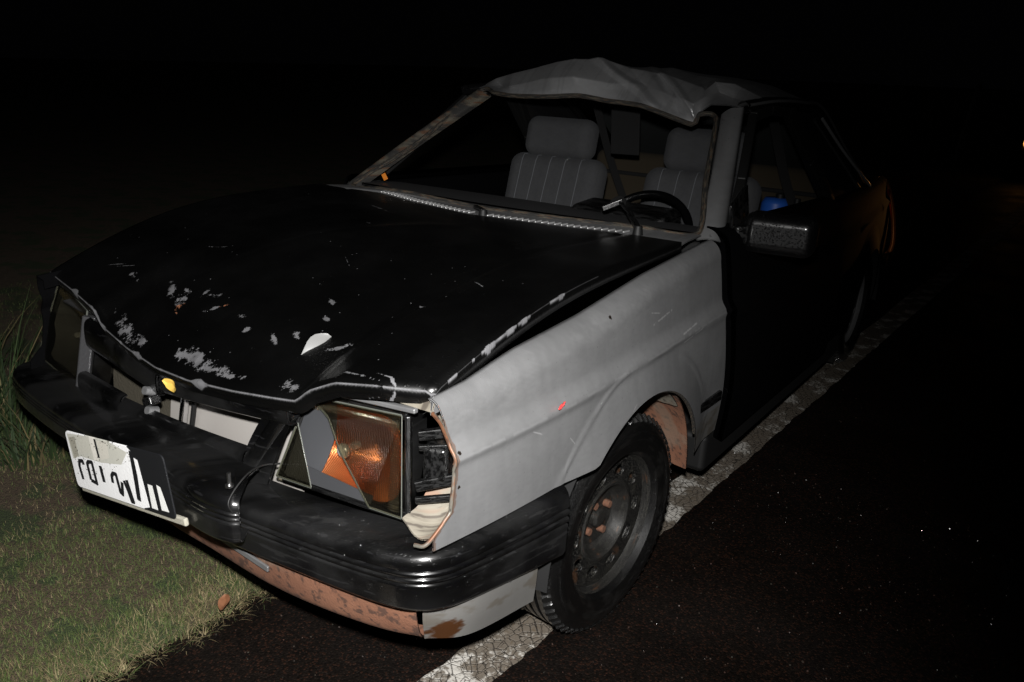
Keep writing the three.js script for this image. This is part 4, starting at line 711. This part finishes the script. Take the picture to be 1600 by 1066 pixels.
function headlight(Q, lensPolys, copper, label, lit = true) {
  const h = group('headlight', car); h.userData.label = label;
  const n = V(Q[3]).sub(V(Q[0])).cross(V(Q[1]).sub(V(Q[0]))).normalize();
  // rim frame round the lens
  const fr = []; for (const [a, b] of [[[0, 0], [1, 0]], [[1, 0], [1, 1]], [[1, 1], [0, 1]], [[0, 1], [0, 0]]]) { const p = qd(Q, ...a).addScaledVector(n, -0.016), q = qd(Q, ...b).addScaledVector(n, -0.016); fr.push(bar(p.toArray(), q.toArray(), 0.012, 0.024, 0.004)); }
  mesh('lamp_frame', mergeGeometries(fr), M.plastic, h);
  // bowl
  const rows = []; for (let k = 0; k <= 10; k++) { const f = k / 10, r = []; const sc = Math.sqrt(1 - f) * 0.46 + 0.0; for (let i = 0; i <= 48; i++) { const a = i / 48 * Math.PI * 2, ex = 0.28 + 0.72 * f; const c = Math.cos(a), s = Math.sin(a), sq = (w) => Math.sign(w) * Math.pow(Math.abs(w), Math.min(1, 0.5 + 1.2 * f)); r.push(qd(Q, 0.5 + sq(c) * sc, 0.5 + sq(s) * sc).addScaledVector(n, -0.012 - 0.085 * f)); } rows.push(r); }
  mesh('reflector', sheet(rows, { thick: 0.002, uv: (p) => [p.x * 3, p.y * 3] }), copper, h);
  const cup = qd(Q, 0.40, 0.46).addScaledVector(n, -0.055); const bulb = new THREE.CapsuleGeometry(0.009, 0.03, 6, 14); bulb.rotateX(Math.PI / 2); bulb.translate(cup.x, cup.y, cup.z); mesh('bulb', bulb, phys({ color: lin(0.95, 0.95, 0.95), roughness: 0.05, transmission: 0.9, thickness: 0 }), h);
  const cap = new THREE.SphereGeometry(0.016, 20, 14); cap.scale(1, 1, 0.7); cap.translate(cup.x, cup.y, cup.z + 0.022); if (lit) mesh('bulb_shield', cap, std({ color: lin(0.5, 0.48, 0.46), roughness: 0.35, metalness: 0.4 }), h);
  const back = []; for (const [s, t] of [[0, 0], [1, 0], [1, 1], [0, 1]]) back.push(qd(Q, s, t));
  const box = [0, 1, 2, 3, 4].map((k) => { const p = back[k % 4]; return [0, 1, 2].map((d) => p.clone().lerp(qd(Q, 0.5, 0.5), d === 2 ? 0.35 : 0.03 * d).addScaledVector(n, -0.03 - 0.05 * d)); });
  mesh('housing', sheet(box, { thick: 0.003, uv: (p) => [p.x, p.y] }), M.plastic, h);
  const glass = phys({ color: lin(0.76, 0.74, 0.66), roughness: 0.10, transmission: 1, thickness: 0, bumpMap: T.ribs, bumpScale: 0.0015, ior: 1.5 });
  for (const P of lensPolys) { const [g] = lensPiece(Q, P, 0.0), lp = mesh('lens_piece', g, glass, h); mesh('broken_edge', mergeGeometries(P.map((a, i) => bar(qd(Q, ...a).addScaledVector(n, 0.002).toArray(), qd(Q, ...P[(i + 1) % P.length]).addScaledVector(n, 0.002).toArray(), 0.0022, 0.0045, 0.0008))), phys({ color: lin(0.35, 0.37, 0.33), roughness: 0.15, transmission: 0.75, thickness: 0 }), lp); }
  // fluted bands moulded along the top and outer edge of the glass
  const F = []; for (let k = 0; k < 44; k++) { const a = qd(Q, 0.10 + 0.87 * k / 43, 0.93), b = qd(Q, 0.10 + 0.87 * k / 43, 0.86); F.push(tube([a.toArray(), a.clone().lerp(b, 0.5).addScaledVector(n, 0.003).toArray(), b.toArray()], 0.0022, 3, 6)); }
  for (let k = 0; k < 34; k++) { const a = qd(Q, 0.975, 0.05 + 0.85 * k / 33), b = qd(Q, 0.90, 0.05 + 0.85 * k / 33); F.push(tube([a.toArray(), a.clone().lerp(b, 0.5).addScaledVector(n, 0.003).toArray(), b.toArray()], 0.0020, 3, 6)); }
  mesh('lens_flutes', mergeGeometries(F), phys({ color: lin(0.88, 0.84, 0.72), roughness: 0.10, transmission: 0.99, thickness: 0 }), h).userData.kind = 'stuff';
  return h;
}
const QN = [[0.345, 0.518, 0.708], [0.395, 0.705, 0.665], [0.658, 0.733, 0.663], [0.683, 0.538, 0.688]];
const copper = std({ color: lin(0.50, 0.16, 0.055), roughness: 0.28, metalness: 0.85, bumpMap: rep(T.ribs, 1.3, 1.3), bumpScale: 0.0014 });
const HL = headlight(QN, [[[0, 0], [0.30, 0], [0.17, 0.34], [0.02, 0.66]], [[0.06, 0.98], [0.30, 0.80], [0.47, 0.48], [0.76, 0], [1, 0], [1, 1]]], copper, 'headlight with broken glass and rust coloured reflector');
{
  // dull grey shield beside the copper bowl
  const Q = QN, n = V(Q[3]).sub(V(Q[0])).cross(V(Q[1]).sub(V(Q[0]))).normalize(), r = [];
  for (let i = 0; i <= 8; i++) { const t = i / 8, row = []; for (let k = 0; k <= 6; k++) { const s = 0.03 + 0.25 * k / 6; row.push(qd(Q, s, 0.04 + 0.92 * t).addScaledVector(n, -0.008 - 0.030 * Math.pow(k / 6, 1.5) * Math.pow(Math.sin(Math.PI * clamp(0.04 + 0.92 * t)), 0.7))); } r.push(row); }
  mesh('inner_shield', sheet(r, { thick: 0.002, uv: (p) => [p.x, p.y], flip: true }), std({ color: lin(0.055, 0.057, 0.062), roughness: 0.36, metalness: 0.3 }), HL);
  const r2 = []; for (let i = 0; i <= 4; i++) { const row = []; for (let k = 0; k <= 8; k++) row.push(qd(Q, 0.05 + 0.70 * k / 8, 0.02 + 0.20 * i / 4 * (1 - 0.6 * k / 8)).addScaledVector(n, -0.007 - 0.004 * i / 4)); r2.push(row); }
  mesh('inner_shield', sheet(r2, { thick: 0.002, uv: (p) => [p.x, p.y] }), std({ color: lin(0.035, 0.036, 0.039), roughness: 0.5 }), HL);
}
const QF = [[-0.78, 0.502, 0.662], [-0.70, 0.735, 0.615], [-0.470, 0.700, 0.660], [-0.500, 0.480, 0.692]];
headlight(QF, [[[0, 0], [1, 0], [1, 1], [0, 1]]], std({ color: lin(0.13, 0.13, 0.135), roughness: 0.4, metalness: 0.6 }), 'far headlight with its clouded glass still whole', false);
{
  // far corner: lens edge strip beside the grille, in ribbed clear plastic
  mesh('lamp_side_strip', mergeGeometries([bar([-0.468, 0.485, 0.700], [-0.440, 0.695, 0.672], 0.016, 0.035, 0.006)]), phys({ color: lin(0.10, 0.10, 0.105), roughness: 0.15, metalness: 0.5, bumpMap: rep(T.ribs, 1, 1), bumpScale: 0.001 }), car);
}
// empty recess of the missing indicator: rusty inner wing, brackets, folded lip
{
  const rec = loft([[[0.690, 0.545, 0.695], [0.735, 0.522, 0.700], [0.778, 0.535, 0.690]], [[0.690, 0.560, 0.640], [0.735, 0.540, 0.630], [0.780, 0.560, 0.630]], [[0.690, 0.65, 0.590], [0.735, 0.65, 0.580], [0.775, 0.66, 0.585]], [[0.680, 0.755, 0.600], [0.735, 0.765, 0.600], [0.765, 0.770, 0.610]]], 20, 14);
  const R = mesh('indicator_recess', sheet(rec, { thick: 0.003, uv: (p) => [p.x + p.z, p.y] }), M.primer, car); R.userData.label = 'rusty empty recess of the missing indicator lamp';
  for (const [a, b, w, h] of [[[0.690, 0.70, 0.655], [0.762, 0.715, 0.600], 0.014, 0.020], [[0.692, 0.675, 0.655], [0.765, 0.685, 0.605], 0.010, 0.012], [[0.694, 0.60, 0.665], [0.768, 0.625, 0.61], 0.014, 0.022], [[0.694, 0.57, 0.665], [0.765, 0.585, 0.62], 0.010, 0.014]]) mesh('bracket', bar(a, b, w, h, 0.003), M.plastic, R);
  mesh('lamp_socket', rbox(0.05, 0.075, 0.05, 0.012, 0.715, 0.645, 0.625, 0, 0.4, 0), M.plastic, R);
}
// slam panel above the lamps and grille, silver with rust
{
  const sp = loft([[[0.36, 0.722, 0.672], [0.55, 0.752, 0.668], [0.735, 0.762, 0.668]], [[0.36, 0.735, 0.650], [0.55, 0.768, 0.645], [0.735, 0.782, 0.650]], [[0.36, 0.74, 0.56], [0.55, 0.775, 0.56], [0.735, 0.785, 0.56]]], 12, 24);
  const s = mesh('slam_panel', sheet(sp, { thick: 0.003, uv: (p) => [p.x * 0.7, p.z], flip: true }), std({ map: rep(T.primer, 2, 2), roughness: 0.55, metalness: 0.2 }), car);
  mesh('panel_lip', bar([0.40, 0.728, 0.678], [0.70, 0.757, 0.672], 0.012, 0.010, 0.003), M.dullsteel, s);
  const sp2 = loft([[[-0.60, 0.70, 0.66], [-0.2, 0.66, 0.66], [0.36, 0.69, 0.66]], [[-0.60, 0.71, 0.56], [-0.2, 0.67, 0.56], [0.36, 0.70, 0.56]]], 8, 20);
  mesh('slam_panel', sheet(sp2, { thick: 0.003, uv: (p) => [p.x, p.z], flip: true }), M.dark, car);
}
// radiator support behind the grille
{
  const rs = loft([[[-0.17, 0.36, 0.635], [0.1, 0.36, 0.635], [0.34, 0.36, 0.635]], [[-0.17, 0.50, 0.625], [0.1, 0.51, 0.63], [0.34, 0.52, 0.63]], [[-0.17, 0.655, 0.60], [0.1, 0.66, 0.60], [0.34, 0.68, 0.60]]], 12, 24);
  mesh('radiator_support', sheet(loft([[[-0.50, 0.36, 0.60], [-0.175, 0.36, 0.615]], [[-0.50, 0.52, 0.59], [-0.175, 0.52, 0.605]], [[-0.50, 0.68, 0.57], [-0.175, 0.67, 0.58]]], 10, 10), { thick: 0.004, uv: (p) => [p.x, p.y], flip: true }), std({ color: lin(0.07, 0.062, 0.045), roughness: 0.7, bumpMap: rep(T.fine, 3, 3), bumpScale: 0.002 }), car);  // far part of the support, coloured darker to paint the dimness behind the grille
  const rm = mesh('radiator_support', sheet(rs, { thick: 0.004, uv: (p) => [p.x, p.y], flip: true }), std({ color: lin(0.34, 0.32, 0.30), roughness: 0.6 }), car);
  mesh('stay', bar([-0.03, 0.62, 0.665], [-0.06, 0.46, 0.675], 0.022, 0.012, 0.004), M.chrome, rm);
  mesh('stay', bar([0.0, 0.62, 0.66], [-0.03, 0.46, 0.67], 0.012, 0.010, 0.004), M.flatblack, rm);
}
// grille: two black bars and end pieces left of what it was
{
  const gr = group('grille', car); gr.userData.label = 'broken black grille between the headlights';
  const strip = (A, B, h0, h1, d, mat, bendz = 0) => { const rows = [0, 0.15, 0.85, 1].map((k) => [0, 0.25, 0.5, 0.75, 1].map((t) => { const p = V(A).lerp(V(B), t); return [p.x, p.y + (k - 0.5) * lerp(h0, h1, t), p.z + (k === 0 || k === 1 ? -d : 0) + bendz * Math.sin(Math.PI * t)]; })); return sheet(loft(rows, 14, 26), { thick: 0.006, uv: uvB, flip: true }); };
  mesh('bar', strip([-0.02, 0.630, 0.725], [0.40, 0.680, 0.715], 0.040, 0.055, 0.02, 0, 0.006), M.plastic, gr);
  mesh('bar', strip([-0.245, 0.508, 0.738], [0.285, 0.528, 0.742], 0.060, 0.075, 0.02, 0, 0.008), M.plastic, gr);
  mesh('bar', strip([-0.43, 0.652, 0.688], [-0.05, 0.624, 0.725], 0.075, 0.055, 0.015), M.plastic, gr);
  mesh('bar', strip([-0.46, 0.51, 0.705], [-0.20, 0.517, 0.735], 0.06, 0.07, 0.015), M.plastic, gr);
  mesh('end_piece', strip([0.268, 0.50, 0.742], [0.385, 0.69, 0.700], 0.055, 0.05, 0.02), M.plastic, gr);
  const ep = loft([[[0.255, 0.49, 0.735], [0.335, 0.50, 0.720]], [[0.285, 0.58, 0.728], [0.360, 0.59, 0.705]], [[0.335, 0.68, 0.708], [0.400, 0.70, 0.685]]], 12, 8);
  mesh('end_piece', sheet(ep, { thick: 0.008, uv: uvB, flip: true }), M.plastic, gr);
  mesh('snapped_clip', mergeGeometries([bar([-0.07, 0.60, 0.72], [-0.02, 0.645, 0.715], 0.012, 0.03, 0.003), bar([-0.10, 0.565, 0.725], [-0.06, 0.585, 0.73], 0.03, 0.022, 0.005)]), M.plastic, gr);
  for (const [y, t] of [[0.62, 0.03], [0.57, 0.026]]) mesh('loose_fastener', new THREE.CylinderGeometry(0.010, 0.012, t, 12).rotateX(1.2).translate(-0.08, y - 0.02, 0.73), M.dullsteel, gr);
}

// rain beads: sampled over a panel, each a small glossy water lens
const beadGeo = new THREE.SphereGeometry(1, 10, 6, 0, Math.PI * 2, 0, Math.PI / 2), beadMat = phys({ color: lin(1, 1, 1), roughness: 0.10, transmission: 1, thickness: 0, ior: 1.4 });
function beads(host, n, r0, r1, keep = () => true) {
  const g = host.geometry, P = g.attributes.position, I = g.index, tri = (I ? I.count : P.count) / 3, cum = []; let tot = 0;
  const A = new THREE.Vector3(), B = new THREE.Vector3(), C = new THREE.Vector3(), id = (k) => (I ? I.getX(k) : k);
  for (let k = 0; k < tri; k++) { A.fromBufferAttribute(P, id(3 * k)); B.fromBufferAttribute(P, id(3 * k + 1)); C.fromBufferAttribute(P, id(3 * k + 2)); tot += B.clone().sub(A).cross(C.clone().sub(A)).length(); cum.push(tot); }
  const spots = [], up = new THREE.Vector3(0, 1, 0), d = new THREE.Object3D();
  for (let t = 0; t < n * 60 && spots.length < n; t++) {
    const v = rnd() * tot; let lo = 0, hi = tri - 1; while (lo < hi) { const m = (lo + hi) >> 1; if (cum[m] < v) lo = m + 1; else hi = m; }
    A.fromBufferAttribute(P, id(3 * lo)); B.fromBufferAttribute(P, id(3 * lo + 1)); C.fromBufferAttribute(P, id(3 * lo + 2));
    let u = rnd(), w = rnd(); if (u + w > 1) { u = 1 - u; w = 1 - w; }
    const N = B.clone().sub(A).cross(C.clone().sub(A)).normalize(), p = A.clone().addScaledVector(B.clone().sub(A), u).addScaledVector(C.clone().sub(A), w);
    if (keep(p, N)) spots.push([p, N]);
  }
  const im = new THREE.InstancedMesh(beadGeo, beadMat, spots.length); im.name = 'water_drops'; im.userData.kind = 'stuff';
  spots.forEach(([p, N], i) => { d.position.copy(p); d.quaternion.setFromUnitVectors(up, N); const r = lerp(r0, r1, Math.pow(rnd(), 2.5)); d.scale.set(r, r * 0.55, r * rr(0.9, 1.5)); d.updateMatrix(); im.setMatrixAt(i, d.matrix); });
  host.add(im);
}
beads(bumperL, 220, 0.0016, 0.0068, (p, N) => p.x > 0.48 && (N.y > 0.1 || p.x > 0.6) && (N.z > 0.05 || N.x > 0.2 || N.y > 0.3));
beads(frontTyre, 200, 0.0016, 0.0065, (p, N) => p.y > -0.12 && (N.x > 0.15 || Math.hypot(p.y, p.z) > 0.285));
beads(mirrorShell, 70, 0.0014, 0.005);
beads(hoodPanel, 260, 0.0008, 0.0022, (p, N) => N.y > 0.5);
beads(fenderL, 160, 0.0006, 0.0016, (p, N) => N.x > 0.3);

// ================================================================ small things lying about
function leaf(name, label, len, wid, col, pos, rot, curl = 0.25) {
  const g = []; for (let i = 0; i <= 10; i++) { const t = i / 10, w = wid * Math.pow(Math.sin(Math.PI * clamp(t * 0.94 + 0.03)), 0.7) * (1 - 0.3 * t), r = []; for (let k = 0; k <= 6; k++) { const q = k / 6 * 2 - 1; r.push(new THREE.Vector3(q * w, curl * len * (t - 0.5) ** 2 + Math.abs(q) * w * 0.35 + 0.004 * (vnoise(t * 6, q * 3 + 5, 811) - 0.5), (t - 0.5) * len)); } g.push(r); }
  const m = mesh(name, sheet(g, { thick: 0.0006, uv: (p) => [p.x * 8, p.z * 8], flip: true }), std({ color: lin(...col), map: rep(T.leaf, 1, 1), roughness: 0.6 }), scene);
  m.position.copy(W(...pos)); m.rotation.set(...rot); tag(m, label, 'leaf'); return m;
}
T.leaf = tex(128, 128, (u, v) => { const k = 0.6 + 0.6 * fbm(u, v, 8, 4, 801); return [Math.min(1, k), Math.min(1, k * 0.98), Math.min(1, k * 0.95)]; });
leaf('fallen_leaf', 'yellow dead leaf caught under the hood lip above the grille', 0.062, 0.013, [0.75, 0.50, 0.10], [0.055, 0.655, 0.752], [0.7, 1.35, 0.5], 0.6);
leaf('flower_petal', 'small red petal stuck on the silver fender', 0.026, 0.005, [0.85, 0.07, 0.07], [0.8255, 0.711, 0.371], [0.35, 0, -1.5], 0.1);
leaf('dead_leaf', 'brown dead leaf on the turf edge', 0.055, 0.018, [0.28, 0.12, 0.06], [-0.01, -0.015, 0.62], [0.2, 0.7, 0.1]);
// things thrown about in the cabin
{
  const b = group('plastic_drum', scene), L2 = (P, n) => new THREE.LatheGeometry(P.map(([r, y]) => new THREE.Vector2(r, y)), n);
  mesh('body', L2([[0, 0], [0.055, 0], [0.064, 0.012], [0.064, 0.18], [0.067, 0.185], [0.067, 0.195], [0.064, 0.20], [0.064, 0.345], [0.050, 0.372], [0, 0.374]], 36), std({ color: lin(0.02, 0.11, 0.50), roughness: 0.45 }), b);
  mesh('cap', new THREE.CylinderGeometry(0.02, 0.02, 0.018, 20).translate(0.015, 0.382, 0), M.flatblack, b);
  b.position.copy(W(0.478, 0.533, -1.99)); b.quaternion.copy(qTilt);
  tag(b, 'blue plastic drum on the rear seat seen through the door window', 'drum');
  const r = group('bottle', scene);
  mesh('body', L2([[0, 0], [0.030, 0], [0.034, 0.008], [0.034, 0.27], [0.026, 0.315], [0.013, 0.335], [0.013, 0.36], [0, 0.36]], 28), std({ color: lin(0.62, 0.03, 0.025), roughness: 0.35 }), r);
  mesh('cap', new THREE.CylinderGeometry(0.015, 0.015, 0.022, 18).translate(0, 0.37, 0), M.flatblack, r);
  r.position.copy(W(0.576, 0.533, -1.97)); r.quaternion.copy(qTilt); tag(r, 'red bottle standing beside the blue drum on the rear seat', 'bottle');
}
// roadside post far behind and an added lamp standing in for an unseen warm light
{
  const post = group('marker_post', scene), base = W(-0.24, 0.0, -14); post.position.set(base.x, 0, base.z); post.rotation.z = -0.09;
  mesh('shaft', new THREE.CylinderGeometry(0.05, 0.06, 1.25, 16).translate(0, 0.625, 0), std({ color: lin(0.42, 0.41, 0.38), roughness: 0.7, bumpMap: rep(T.fine, 2, 4), bumpScale: 0.002 }), post);
  mesh('top', new THREE.ConeGeometry(0.055, 0.06, 16).translate(0, 1.28, 0), M.primer, post);
  tag(post, 'thin pale leaning post on the dark verge behind the car', 'post');
  const lamp = group('warning_lamp', scene), p = W(0.872, 0, -12); lamp.position.set(p.x, 0, p.z);
  for (let k = 0; k < 3; k++) { const a = k / 3 * Math.PI * 2; mesh('leg', bar([0, 0.42, 0], [Math.cos(a) * 0.22, 0.0, Math.sin(a) * 0.22], 0.02, 0.02), M.flatblack, lamp); }
  mesh('housing', rbox(0.20, 0.22, 0.06, 0.02, 0, 0.52, -0.06), M.flatblack, lamp);
  const glow = std({ color: lin(0.9, 0.4, 0.08), emissive: lin(1, 0.45, 0.1), emissiveIntensity: 1.2 });
  mesh('lamp_lens', new THREE.CylinderGeometry(0.08, 0.08, 0.03, 30).rotateX(Math.PI / 2).translate(0, 0.54, -0.015), glow, lamp);
  tag(lamp, 'amber warning lamp on a tripod on the wet road', 'lamp');
  const l = new THREE.SpotLight(new THREE.Color(1, 0.46, 0.14), 32, 0, 0.030, 1, 2); l.position.set(p.x, 0.54, p.z + 0.03); l.target.position.copy(W(0.77, 0.74, -3.32)); l.castShadow = true; l.shadow.radius = 4; scene.add(l, l.target);  // added narrow beam, shaped to reach the tail edge alone
}

renderer.render(scene, camera);
